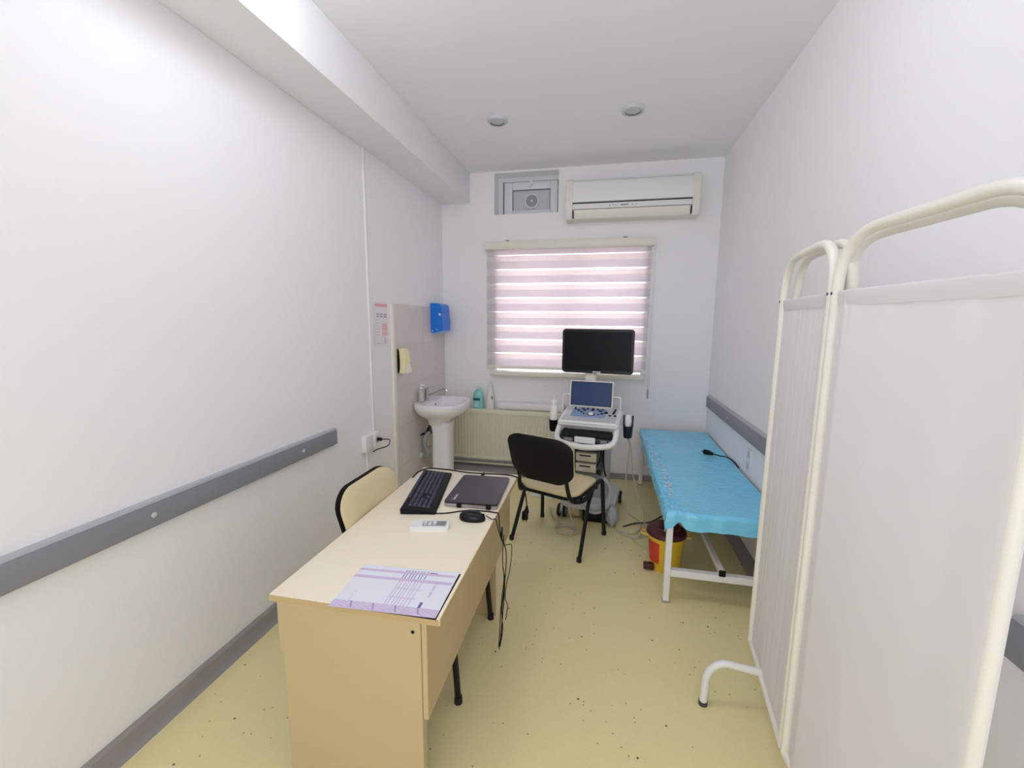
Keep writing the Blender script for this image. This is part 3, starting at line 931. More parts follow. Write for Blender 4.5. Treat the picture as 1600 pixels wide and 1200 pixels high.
# air conditioner remote
rm = thing('remote_control', 'white air conditioner remote with grey display lying on the desk', 'remote control', (-0.708, 1.655, DZ), R(12))
b = BM(); prism(b, rrect(-0.084, 0.084, -0.033, 0.033, 0.012), 'z', 0, 0.022); bmesh.ops.bevel(b, geom=[e for e in b.edges if all(v.co.z > 0.021 for v in e.verts)], offset=0.005, segments=3, affect='EDGES'); obj('case', b, WHITEP, rm)
b = BM(); prism(b, rrect(-0.03, 0.072, -0.022, 0.022, 0.006), 'z', 0.0215, 0.0232); obj('face_plate', b, GREYP, rm, smooth=False)
b = BM(); prism(b, rrect(0.034, 0.068, -0.018, 0.018, 0.003), 'z', 0.0228, 0.0238); obj('display', b, LCD, rm, smooth=False)
for i in range(3):
    for j in range(2):
        b = BM(); prism(b, rrect(-0.026 + i * 0.02, -0.011 + i * 0.02, -0.016 + j * 0.018, -0.002 + j * 0.018, 0.003), 'z', 0.023, 0.025); obj('button', b, WHITEP if (i + j) % 2 else LGREY, rm)

# printed form
def form_ink(u, v):
    # u across the sheet left to right, v from the near edge to the far edge
    if v < 0.03:
        return 1
    if v < 0.16:
        return 2 if int(u * 110 + v * 30) % 23 == 0 else (1 if int(u * 60 + v * 90) % 4 else 3)
    if 0.68 < v < 0.745 or 0.86 < v < 0.91:
        return 1 if u < 0.98 else 0
    if 0.47 < u < 0.72 and 0.10 < v < 0.95:
        k = (u - 0.47) / 0.25 * 8
        if (k % 1) < 0.3:
            return 2 if v > 0.70 else 1
    if 0.30 < v < 0.33 or 0.50 < v < 0.52:
        return 3 if 0.47 < u < 0.74 else 0
    if 0.895 < v < 0.935 and 0.72 < u < 0.79:
        return 2
    if 0.826 < u < 0.842 and 0.38 < v < 0.66:
        return 1
    if 0.79 < u < 0.82 and 0.12 < v < 0.27:
        return 2
    if 0.13 < u < 0.14 and 0.15 < v < 0.4:
        return 3
    return 0
PZ = DZ + 0.0022
bm_ = printed('form', [(-0.816, 1.098, PZ), (-0.466, 1.117, PZ), (-0.472, 1.362, PZ), (-0.832, 1.335, PZ)], 110, 90, form_ink, None)
solo('form', bm_, [PAPER, LILAC, PURPLE, PALELILAC], 'white form printed with purple tables on the near end of the desk', 'paper', smooth=False)
b = BM(); vs = [b.verts.new(p) for p in ((-0.80, 1.103, DZ + 0.001), (-0.463, 1.113, DZ + 0.001), (-0.466, 1.355, DZ + 0.001), (-0.80, 1.335, DZ + 0.001))]
b.faces.new(vs)
bmesh.ops.solidify(b, geom=b.faces[:], thickness=0.0006)
solo('paper_sheet', b, mat('blank_paper', (238, 234, 234), 0.8), 'blank sheet peeping out from under the purple form', 'paper', smooth=False)

# cords on and off the desk
def cable(name, pts, r, m, label, cat='cord', n=6, seg=6, group=None):
    bm = BM(); tube(bm, spline(pts, n), r, seg)
    return solo(name, bm, m, label, cat, group)
cz = DZ + 0.004
cable('cord', [(-0.787, 1.86, cz), (-0.76, 1.80, cz), (-0.70, 1.80, cz), (-0.60, 1.855, cz), (-0.52, 1.865, cz), (-0.47, 1.86, cz), (-0.447, 1.84, cz), (-0.440, 1.85, 0.62), (-0.43, 1.93, 0.48), (-0.425, 1.88, 0.36), (-0.425, 1.82, 0.25), (-0.43, 1.86, 0.12), (-0.43, 1.80, 0.075), (-0.43, 1.83, 0.13), (-0.43, 1.90, 0.32), (-0.43, 1.86, 0.45)], 0.0028, BLACKP, 'black keyboard cord crossing the desk and hanging off its edge', n=8)
cable('cord', [(-0.497, 1.80, cz + 0.01), (-0.467, 1.79, cz), (-0.447, 1.79, cz), (-0.438, 1.80, 0.66), (-0.43, 1.88, 0.55), (-0.422, 2.02, 0.47), (-0.418, 1.97, 0.38), (-0.42, 1.89, 0.33), (-0.43, 1.92, 0.24), (-0.43, 1.97, 0.17), (-0.43, 1.93, 0.12)], 0.0022, BLACKP, 'thin mouse cord drooping in loops below the desk edge', n=8)
cable('cord', [(-0.43, 1.88, 0.60), (-0.425, 1.83, 0.5), (-0.42, 1.84, 0.4), (-0.43, 1.83, 0.28), (-0.43, 1.80, 0.16), (-0.43, 1.785, 0.09), (-0.43, 1.80, 0.06)], 0.0022, BLACKP, 'third dark strand hanging straightest of the cords off the desk edge', n=8)
b = BM(); tube(b, [(-0.437, 1.87, 0.64), (-0.437, 1.865, 0.58)], 0.008, 10, rfn=lambda t: 0.004 + 0.006 * math.sin(PI * t))
solo('cord_bead', b, BLACKP, 'black ferrite bead on the cords just below the desk edge', 'cord')
cable('mains_lead', [(-1.04, 2.2, cz), (-1.045, 2.3, cz), (-1.01, 2.365, cz), (-0.9, 2.37, cz), (-0.75, 2.35, cz), (-0.62, 2.36, cz), (-0.52, 2.365, cz), (-0.47, 2.345, cz), (-0.44, 2.335, 0.70), (-0.41, 2.335, 0.62), (-0.40, 2.34, 0.54)], 0.0035, BLACKP, 'black power cord lying along the far end of the desk', n=8)
b = BM(); tube(b, [(-0.40, 2.34, 0.545), (-0.402, 2.34, 0.51), (-0.41, 2.34, 0.505), (-0.412, 2.34, 0.465)], 0.018, 12, rfn=lambda t: 0.006 + 0.013 * min(1, t * 2.2))
for dx in (-0.009, 0.009):
    tube(b, [(-0.411 + dx, 2.34, 0.466), (-0.413 + dx, 2.34, 0.445)], 0.0024, 6)
solo('power_plug', b, BLACKP, 'black mains plug dangling from the cord at the desk corner', 'plug')
b = BM(); box(b, -0.665, -0.652, 2.285, 2.35, DZ, DZ + 0.014, 0.003, 2)
solo('cord_clip', b, BLACKP, 'small black cord connector at the far edge of the laptop', 'connector')

# ------------------------------------------------------------------ office chairs
def make_chair(label, loc, rz):
    t = thing('office_chair', label, 'chair', loc, rz)
    # seat: shell below, pad above, waterfall front
    def slab(z0, z1, k, m, name):
        bm = BM()
        nx, ny_ = 12, 12
        o_ = rrect(-0.235 * k, 0.235 * k, -0.205 * k, 0.215 * k, 0.09, 6)
        rings_ = []
        def zz(x, y):
            return -0.10 * max(0, y - 0.10) - 0.03 * max(0, -y - 0.05) + 0.12 * x * x
        for z, q in ((z0, 0.97), ((z0 + z1) / 2, 1.0), (z1 - 0.004, 0.985), (z1, 0.93), (z1 + 0.003, 0.6), (z1 + 0.002, 0.25)):
            rings_.append([bm.verts.new((x * q, y * q, z + zz(x * q, y * q))) for x, y in o_])
        for A, B in zip(rings_, rings_[1:]):
            for i in range(len(A)):
                bm.faces.new((A[i], A[(i + 1) % len(A)], B[(i + 1) % len(A)], B[i]))
        bm.faces.new(rings_[0][::-1]); bm.faces.new(rings_[-1])
        return obj(name, bm, m, t, ang=60)
    slab(0.40, 0.422, 1.01, BLACKP, 'seat_shell')
    slab(0.422, 0.458, 0.985, CREAM, 'seat_pad')
    # back: curved rounded board, shell behind, pad in front
    def back(d0, d1, k, m, name):
        bm = BM()
        zc, hh, wt, wbm = 0.695, 0.15 * k, 0.252 * k, 0.232 * k
        o_ = rrect(-1, 1, -1, 1, 0.5, 8)
        def P(u, v_, d):
            wd = wt + (wbm - wt) * (1 - v_) / 2
            x = u * wd
            zb_ = zc + v_ * hh - (0.035 * (1 - u * u) if v_ < 0 else -0.012 * (1 - u * u)) * abs(v_)
            y = -0.268 - 0.26 * (zb_ - 0.56) + 0.3 * x * x + d
            return (x, y, zb_)
        rings_ = []
        for d, q in ((d0, 0.0), (d0, 0.5), (d0, 0.93), ((d0 + d1) / 2, 1.0), (d1, 0.93), (d1, 0.5), (d1, 0.0)):
            if q == 0:
                rings_.append([bm.verts.new(P(0, 0, d))])
            else:
                rings_.append([bm.verts.new(P(u * q, v_ * q, d)) for u, v_ in o_])
        for A, B in zip(rings_, rings_[1:]):
            L = max(len(A), len(B))
            for i in range(L):
                j = (i + 1) % L
                if len(A) == 1:
                    bm.faces.new((A[0], B[i], B[j]))
                elif len(B) == 1:
                    bm.faces.new((A[i], A[j], B[0]))
                else:
                    bm.faces.new((A[i], A[j], B[j], B[i]))
        return obj(name, bm, m, t, ang=60)
    back(-0.014, 0.010, 1.015, BLACKP, 'back_shell')
    back(0.011, 0.030, 1.0, CREAM, 'back_pad')
    for s in (-1, 1):
        bm = BM(); tube(bm, fillet([(s * 0.268, 0.24, 0.0), (s * 0.252, 0.205, 0.452), (s * 0.252, 0.10, 0.445), (s * 0.245, -0.11, 0.378), (s * 0.20, -0.215, 0.40), (s * 0.188, -0.25, 0.5), (s * 0.18, -0.265, 0.605)], 0.055, 6), 0.0135, 10, flat=1.1)
        obj('side_frame', bm, BLACKM, t)
        bm = BM(); tube(bm, fillet([(s * 0.25, 0.02, 0.405), (s * 0.257, -0.05, 0.36), (s * 0.272, -0.215, 0.0)], 0.05, 5), 0.0135, 10, flat=1.1)
        obj('rear_leg', bm, BLACKM, t)
        for y, x in ((0.24, 0.268), (-0.215, 0.272)):
            bm = BM(); lathe(bm, [(0, 0), (0.017, 0), (0.0175, 0.004), (0.0165, 0.03), (0, 0.03)], 12, c=(s * x, y, 0)); obj('foot_cap', bm, RUBBER, t)
    for y, z in ((0.12, 0.405), (-0.08, 0.385)):
        bm = BM(); tube(bm, [(-0.25, y, z), (0.25, y, z)], 0.009, 8); obj('cross_bar', bm, BLACKM, t)
    return t
ch = make_chair('cream and black office chair seen from its black back, facing the ultrasound cart', (-0.285, 3.05, 0), R(-21.5))
dup(ch, (-0.787, 1.81, 0), R(-90), 'cream backed office chair pushed under the desk from the wall side')

# ------------------------------------------------------------------ ultrasound cart
uc = thing('ultrasound_cart', 'white ultrasound scanner on a wheeled column in front of the window', 'scanner', (-0.06, 3.62, 0), R(-8))
b = BM(); prism(b, rrect(-0.22, 0.22, -0.25, 0.26, 0.07), 'z', 0.095, 0.15); bmesh.ops.bevel(b, geom=[e for e in b.edges if all(v.co.z > 0.149 for v in e.verts)], offset=0.02, segments=3, affect='EDGES'); obj('base', b, LGREY, uc)
for sx in (-1, 1):
    for sy in (-1, 1):
        cx, cy = sx * 0.2, sy * 0.225
        bm = BM(); box(bm, cx - 0.012, cx + 0.012, cy - 0.03, cy + 0.03, 0.05, 0.11, 0.006, 2); cs = obj('caster', bm, LGREY, uc)
        for dx in (-0.024, 0.024):
            MM = Matrix.Translation((cx + dx, cy, 0.052)) @ Matrix.Rotation(R(90), 4, 'Y')
            bm = BM(); lathe(bm, [(0.036, -0.011), (0.05, -0.011), (0.052, -0.006), (0.052, 0.006), (0.05, 0.011), (0.036, 0.011)], 22, M=MM); obj('tire', bm, RUBBER, cs)
            bm = BM(); lathe(bm, [(0, -0.011), (0.037, -0.01), (0.037, 0.01), (0, 0.011)], 22, M=MM); obj('wheel_disc', bm, LGREY, cs)
b = BM(); prism(b, rrect(-0.135, 0.135, -0.12, 0.2, 0.04), 'z', 0.15, 0.66); obj('column', b, LGREY, uc)
b = BM(); box(b, -0.13, 0.13, -0.128, -0.118, 0.16, 0.655, 0.006, 2); obj('front_cover', b, GREYP, uc)
b = BM(); box(b, -0.09, 0.085, -0.132, -0.126, 0.595, 0.65, 0.002, 1); obj('drive_bay', b, BLACKP, uc)
b = BM()
for xa, xb, za, zb in ((-0.115, 0.105, 0.57, 0.585), (-0.115, 0.105, 0.385, 0.4), (-0.115, -0.1, 0.4, 0.57), (0.09, 0.105, 0.4, 0.57)):
    box(b, xa, xb, -0.2, -0.126, za, zb, 0.004, 1)
obj('printer_shelf', b, DGREY, uc)
b = BM(); box(b, -0.1, 0.09, -0.13, -0.126, 0.4, 0.57); obj('shelf_back', b, GREYP, uc, smooth=False)
# keyboard console
b = BM()
con = [(-0.24, 0.79), (-0.232, 0.812), (0.09, 0.868), (0.12, 0.85), (0.12, 0.79), (-0.2, 0.745)]
prism(b, con, 'x', -0.255, 0.225)
bmesh.ops.bevel(b, geom=b.edges[:], offset=0.012, segments=3, affect='EDGES')
obj('console', b, WHITEP, uc)
ct, st_ = math.cos(math.atan2(0.056, 0.322)), math.sin(math.atan2(0.056, 0.322))
MC = Matrix.Translation((-0.015, -0.232, 0.8125)) @ Matrix.Rotation(math.atan2(0.056, 0.322), 4, 'X')
b = BM(); prism(b, rrect(-0.215, 0.215, 0.02, 0.30, 0.02), 'z', 0.0, 0.003, MC); obj('control_panel', b, LGREY, uc)
b = BM(); prism(b, rrect(-0.165, 0.12, 0.1, 0.295, 0.03), 'z', 0.003, 0.0045, MC); obj('panel_inlay', b, PANELBLUE, uc, smooth=False)
knobs = [(-0.15, 0.285, 0.008), (-0.145, 0.255, 0.006), (-0.115, 0.235, 0.011), (-0.085, 0.285, 0.009), (-0.065, 0.25, 0.011), (-0.045, 0.285, 0.009), (-0.085, 0.2, 0.008), (-0.06, 0.165, 0.006),
         (0.0, 0.285, 0.008), (0.0, 0.262, 0.012), (0.04, 0.28, 0.009), (0.08, 0.285, 0.008), (0.065, 0.245, 0.012), (0.06, 0.165, 0.006), (0.085, 0.19, 0.009), (0.115, 0.22, 0.014), (0.155, 0.165, 0.008), (0.195, 0.165, 0.009)]
for x, y, r in knobs:
    bm = BM(); lathe(bm, [(0, 0.012), (r * 1.1, 0.011), (r * 1.3, 0.003), (r * 1.3, 0.003)], 12, M=MC @ Matrix.Translation((x, y, 0))); obj('knob', bm, NAVY, uc)
b = BM(); lathe(b, [(0.0, 0.004), (0.03, 0.008), (0.034, 0.003)], 20, M=MC @ Matrix.Translation((0, 0.165, 0))); obj('trackball_ring', b, NAVY, uc)
b = BM(); lathe(b, [(0, 0.024), (0.012, 0.022), (0.02, 0.014), (0.023, 0.005)], 18, M=MC @ Matrix.Translation((0, 0.165, 0))); obj('trackball', b, WHITEP, uc)
b = BM(); tube(b, [MC @ Vector((0.175, 0.2, 0.008)), MC @ Vector((0.185, 0.285, 0.012))], 0.008, 8); obj('slider', b, BLACKP, uc)
for i in range(4):
    for j in range(3):
        bm = BM(); box(bm, -0.205 + j * 0.014, -0.194 + j * 0.014, 0.12 + i * 0.03, 0.138 + i * 0.03, 0.003, 0.006, 0.001, 1, MC); obj('soft_key', bm, WHITEP, uc)
# front handle loop
b = BM()
zf = [(-0.243, 0.0, 0.79), (-0.246, -0.19, 0.765), (-0.248, -0.325, 0.665), (-0.018, -0.36, 0.64), (0.212, -0.325, 0.665), (0.212, -0.19, 0.765), (0.212, 0.0, 0.79)]
tube(b, fillet(zf, 0.09, 7), 0.023, 12, flat=1.0)
obj('handle_loop', b, WHITEP, uc)
b = BM(); prism(b, [(-0.30, 0.715), (-0.29, 0.74), (-0.20, 0.745), (-0.20, 0.70)], 'x', -0.21, 0.18); obj('drawer_front', b, BLACKP, uc)
b = BM(); box(b, -0.235, 0.205, -0.27, -0.1, 0.655, 0.70, 0.008, 2); obj('under_tray', b, DGREY, uc)
b = BM(); box(b, -0.095, 0.065, -0.325, -0.31, 0.665, 0.715, 0.004, 1); obj('handle_tag', b, WHITEP, uc)
for x, ln in ((-0.19, 0.07), (0.10, 0.05), (0.16, 0.035)):
    b = BM(); box(b, x, x + ln, -0.285, -0.27, 0.662, 0.69, 0.003, 1); obj('port', b, GREYP, uc)
# flip-up screen
MS = Matrix.Translation((-0.045, 0.105, 0.872)) @ Matrix.Rotation(R(-8), 4, 'X')
b = BM(); prism(b, rrect(-0.188, 0.18, 0, 0.225, 0.008), 'y', 0.0, 0.022, MS); obj('lid_screen', b, WHITEP, uc)
b = BM(); prism(b, rrect(-0.18, 0.172, 0.008, 0.217, 0.004), 'y', -0.002, 0.001, MS); obj('screen_bezel', b, NAVY, uc, smooth=False)
b = BM(); prism(b, rrect(-0.17, 0.162, 0.016, 0.209, 0.002), 'y', -0.003, 0.0, MS); obj('display', b, SCREENB, uc, smooth=False)
# rear lifting frame
b = BM()
tube(b, fillet([(-0.30, 0.115, 0.80), (-0.30, 0.14, 0.965), (0.2, 0.14, 0.965), (0.2, 0.115, 0.80)], 0.02, 4), 0.006, 8)
obj('lift_frame', b, WHITEP, uc)
# monitor arm and monitor
b = BM()
A = rrect(-0.05, 0.05, 0.19, 0.25, 0.02); B_ = rrect(-0.045, 0.045, 0.2, 0.25, 0.02); C_ = rrect(-0.062, 0.062, 0.2, 0.25, 0.02)
rs = [[b.verts.new((x - 0.075, y, z)) for x, y in o_] for o_, z in ((A, 0.66), (A, 0.95), (B_, 1.06), (C_, 1.26))]
for a_, c_ in zip(rs, rs[1:]):
    for k in range(len(a_)):
        b.faces.new((a_[k], a_[(k + 1) % len(a_)], c_[(k + 1) % len(a_)], c_[k]))
b.faces.new(rs[0][::-1]); b.faces.new(rs[-1])
obj('monitor_arm', b, CREAMP, uc)
MXc = -0.018
b = BM(); prism(b, rrect(MXc - 0.305, MXc + 0.305, 1.158, 1.538, 0.028), 'y', 0.165, 0.2); bmesh.ops.bevel(b, geom=[e for e in b.edges if all(v.co.y < 0.166 for v in e.verts)], offset=0.006, segments=2, affect='EDGES'); mn = obj('monitor', b, BLACKG, uc)
b = BM(); prism(b, rrect(MXc - 0.285, MXc + 0.285, 1.186, 1.516, 0.008), 'y', 0.1635, 0.167); obj('screen_glass', b, SCREENOFF, mn, smooth=False)
b = BM(); box(b, MXc - 0.035, MXc + 0.035, 0.163, 0.168, 1.165, 1.175, 0.001, 1); obj('badge', b, CHROME, mn)
b = BM(); box(b, MXc - 0.2, MXc + 0.2, 0.195, 0.235, 1.22, 1.48, 0.015, 2); obj('monitor_back', b, BLACKP, mn)
# probe cups at both sides
for sx, tall in ((-1, False), (1, True)):
    cx = -0.33 if sx < 0 else 0.285
    bm = BM(); lathe(bm, [(0, -0.10), (0.028, -0.10), (0.034, -0.09), (0.04, 0.0), (0.036, 0.0), (0.03, -0.08), (0, -0.08)], 18, c=(cx, -0.06, 0.775)); cp = obj('probe_cup', bm, NAVY if tall else BLACKP, uc)
    if tall:
        for dx in (-0.034, 0.034):
            bm = BM(); box(bm, cx + dx - 0.006, cx + dx + 0.006, -0.08, -0.04, 0.77, 0.86, 0.004, 1); obj('cup_prong', bm, NAVY, cp)
    bm = BM(); box(bm, min(cx, sx * 0.24), max(cx, sx * 0.24), -0.07, -0.05, 0.735, 0.75, 0.003, 1); obj('cup_bracket', bm, WHITEP, cp)

uM = Matrix.Translation((-0.06, 3.62, 0)) @ Matrix.Rotation(R(-8), 4, 'Z')
def atc(x, y, z):
    return uM @ Vector((x, y, z))
p = atc(-0.33, -0.06, 0.70)
gb = thing('gel_bottle', 'white ultrasound gel bottle standing in the left hand cup of the scanner', 'bottle', p)
b = BM(); lathe(b, [(0, 0), (0.027, 0), (0.03, 0.02), (0.033, 0.08), (0.033, 0.19), (0.026, 0.205), (0, 0.205)], 18); obj('bottle_body', b, GELW, gb)
b = BM(); lathe(b, [(0.027, 0.2), (0.029, 0.205), (0.029, 0.235), (0.022, 0.24), (0.006, 0.242), (0.004, 0.28), (0, 0.28)], 18); obj('cap', b, WHITEP, gb)
p = atc(0.285, -0.06, 0.70)
pr = thing('ultrasound_probe', 'white ultrasound probe resting in the navy cup right of the console', 'probe', p)
b = BM(); lathe(b, [(0, 0), (0.012, 0), (0.02, 0.05), (0.028, 0.11), (0.03, 0.145), (0.022, 0.16), (0, 0.163)], 16); obj('probe_body', b, WHITEP, pr)
b = BM(); tube(b, spline([(0, 0, 0.06), (0.02, -0.02, 0.12), (-0.012, -0.02, 0.165), (-0.02, -0.02, 0.12)]), 0.007, 8); obj('probe_strap', b, WHITEP, pr)
for z, lb in ((0.49, 'beige thermal printer in the upper half of the cart shelf'), (0.402, 'beige thermal printer below the other in the cart shelf')):
    t = thing('thermal_printer', lb, 'printer', atc(-0.008, -0.17, z), R(-8))
    b = BM(); box(b, -0.09, 0.075, -0.06, 0.035, 0, 0.07, 0.006, 2); obj('case', b, BROWNISH, t)
    b = BM(); box(b, -0.06, 0.03, -0.062, -0.058, 0.045, 0.055); obj('paper_slot', b, BLACKP, t, smooth=False)
    b = BM(); box(b, -0.07, -0.01, -0.062, -0.059, 0.012, 0.03, 0.001, 1); obj('front_plate', b, LGREY, t)
cable('cord', [atc(0.085, -0.14, 0.62), atc(0.10, -0.21, 0.56), atc(0.085, -0.22, 0.49), atc(0.06, -0.22, 0.43), atc(0.1, -0.2, 0.38)], 0.006, BLACKP, 'thick black cord curling past the thermal printers on the cart')
cable('cord', [atc(0.11, -0.135, 0.6), atc(0.112, -0.145, 0.5), atc(0.12, -0.15, 0.42), atc(0.14, -0.15, 0.36)], 0.006, BLACKP, 'straight black cord running down the edge of the cart column')

# floor cords and clutter about the cart
cable('probe_cord', [atc(0.285, -0.06, 0.675), (0.235, 3.55, 0.6), (0.23, 3.58, 0.45), (0.222, 3.6, 0.3), (0.235, 3.6, 0.12), (0.25, 3.57, 0.02), (0.33, 3.45, 0.006), (0.33, 3.32, 0.006), (0.26, 3.22, 0.006), (0.15, 3.25, 0.006), (0.06, 3.4, 0.01)], 0.0055, BEIGECORD, 'pale probe cord hanging from the scanner nearest the column', n=8)
cable('probe_cord', [atc(0.29, -0.05, 0.675), (0.25, 3.56, 0.58), (0.275, 3.56, 0.35), (0.33, 3.52, 0.16), (0.365, 3.5, 0.08), (0.37, 3.42, 0.006), (0.33, 3.22, 0.006), (0.26, 3.12, 0.006), (0.33, 3.02, 0.006), (0.42, 2.97, 0.006)], 0.0055, BEIGECORD, 'pale probe cord slanting out from the scanner towards the bin', n=8)
cable('cord', [(0.0, 3.5, 0.01), (0.08, 3.42, 0.006), (0.13, 3.28, 0.006), (0.24, 3.15, 0.006), (0.36, 3.2, 0.006), (0.44, 3.3, 0.006), (0.5, 3.42, 0.006), (0.6, 3.5, 0.006)], 0.006, BEIGECORD, 'pale cord on the floor running from the cart to under the couch', n=8)
cable('cord', [(0.2, 3.33, 0.006), (0.3, 3.4, 0.01), (0.42, 3.46, 0.006), (0.55, 3.62, 0.006), (0.75, 3.8, 0.006)], 0.006, DGREY, 'dark cord on the floor crossing under the couch', n=8)
b = BM()
loop = []
for i in range(44):
    a = i / 43 * 4 * PI
    loop.append((-0.235 + 0.085 * math.cos(a) + 0.008 * math.sin(a * 0.7), 3.17 + 0.07 * math.sin(a), 0.008 + 0.007 * (i / 43) + 0.003 * math.sin(a * 1.5)))
tube(b, spline([(-0.40, 3.52, 0.02), (-0.37, 3.40, 0.008), (-0.31, 3.3, 0.008)] + loop + [(-0.20, 3.27, 0.05), (-0.235, 3.33, 0.18), (-0.2, 3.38, 0.26), (-0.12, 3.42, 0.25), (-0.06, 3.45, 0.16)], 3), 0.0065, 6)
solo('coiled_cord', b, BEIGECORD, 'beige cord coiled on the floor under the black backed chair', 'cord')
b = BM()
tube(b, spline([(-0.17, 3.34, 0.27), (-0.12, 3.3, 0.16), (-0.03, 3.3, 0.11), (0.05, 3.31, 0.14), (0.09, 3.33, 0.22), (0.085, 3.36, 0.32), (0.04, 3.4, 0.36)], 6), 0.013, 8)
solo('wrapped_hose', b, BAG, 'grey plastic wrapped hose hanging in an arc below the chair seat', 'hose')
b = BM(); box(b, -0.12, 0.04, 3.36, 3.45, 0.0, 0.088, 0.01, 2)
solo('foot_switch', b, BLACKP, 'black box standing on the floor against the cart base', 'box')
b = BM(); bmesh.ops.create_icosphere(b, subdivisions=3, radius=1)
for v_ in b.verts:
    n_ = noise.noise(v_.co * 2.3) * 0.35 + noise.noise(v_.co * 6) * 0.15
    q = v_.co * (1 + n_)
    v_.co = Vector((0.115 + q.x * 0.05, 3.325 + q.y * 0.05, max(0.006, 0.085 + q.z * 0.08)))
solo('plastic_bag', b, BAG, 'crumpled clear plastic bag wrapped about the right front caster', 'bag', ang=180)
b = BM(); bmesh.ops.create_icosphere(b, subdivisions=3, radius=1)
for v_ in b.verts:
    n_ = noise.noise(v_.co * 2.1 + Vector((5, 0, 0))) * 0.35 + noise.noise(v_.co * 7) * 0.15
    q = v_.co * (1 + n_)
    v_.co = Vector((-0.27 + q.x * 0.085, 3.53 + q.y * 0.06, 0.21 + q.z * 0.05))
solo('plastic_bag', b, BAG, 'crumpled clear plastic bag lying on the left of the cart base', 'bag', ang=180)
b = BM(); bmesh.ops.create_icosphere(b, subdivisions=3, radius=1)
for v_ in b.verts:
    q = Vector([math.copysign(abs(c) ** 0.6, c) for c in v_.co]) * (1 + 0.12 * noise.noise(v_.co * 3 + Vector((2, 8, 0))))
    v_.co = Vector((-0.19 + q.x * 0.06, 3.44 + q.y * 0.05, 0.085 + q.z * 0.08))
solo('wrapped_pedal', b, mat('tan_wrap', (190, 176, 140), 0.3, var=0.08, bump=0.3, bscale=40), 'tan foot pedal wrapped in plastic on the floor before the cart', 'pedal', ang=180)
cb = thing('carton', 'white carton on the floor between the radiator and the chair legs', 'box', (-0.52, 3.85, 0), R(-6))
b = BM(); box(b, -0.085, 0.12, -0.09, 0.09, 0, 0.17, 0.004, 1); obj('box_body', b, WHITEP, cb)
b = BM(); box(b, -0.087, 0.122, -0.0925, -0.09, 0.13, 0.172, 0.001, 1); obj('flap', b, LGREY, cb)

# ------------------------------------------------------------------ examination couch
bd = thing('examination_couch', 'examination couch with white steel legs along the right wall', 'couch', (0.69, 3.38, 0))
x0, x1, y0, y1 = 0.403, 0.965, 2.445, 4.30
for x, y in ((x0, y0), (x1, y0), (x0, y1), (x1, y1)):
    b = BM(); sqtube(b, (x, y, 0.004), (x, y, 0.475), 0.034); lg = obj('leg', b, STEELW, bd, world=True)
    b = BM(); box(b, x - 0.019, x + 0.019, y - 0.019, y + 0.019, 0, 0.012, 0.002, 1); obj('foot_cap', b, GREYP, lg, world=True)
for y in (y0, y1):
    b = BM(); sqtube(b, (x0 + 0.017, y, 0.185), (x1 - 0.017, y, 0.185), 0.04); obj('end_rail', b, STEELW, bd, world=True)
b = BM()
sqtube(b, (x0, y0, 0.46), (x0, y1, 0.46), 0.034); sqtube(b, (x1, y0, 0.46), (x1, y1, 0.46), 0.034); sqtube(b, (x0, y0 + 0.09, 0.46), (x1, y0 + 0.09, 0.46), 0.034); sqtube(b, (x0, y1, 0.46), (x1, y1, 0.46), 0.034)
obj('bed_frame', b, STEELW, bd, world=True)
b = BM(); sqtube(b, (0.69, y0 - 0.02, 0.22), (0.69, y1, 0.22), 0.03); cr = obj('centre_rail', b, STEELW, bd, world=True)
b = BM(); box(b, 0.673, 0.707, y0 - 0.026, y0 - 0.012, 0.203, 0.237, 0.003, 1); obj('end_plug', b, BLACKP, cr, world=True)
b = BM(); box(b, 0.385, 0.99, 2.43, 3.98, 0.478, 0.545, 0.018, 3); obj('mattress', b, CUSHION, bd, world=True)
b = BM(); box(b, 0.385, 0.99, 3.985, 4.32, 0.478, 0.552, 0.018, 3); obj('head_section', b, CUSHION, bd, world=True)

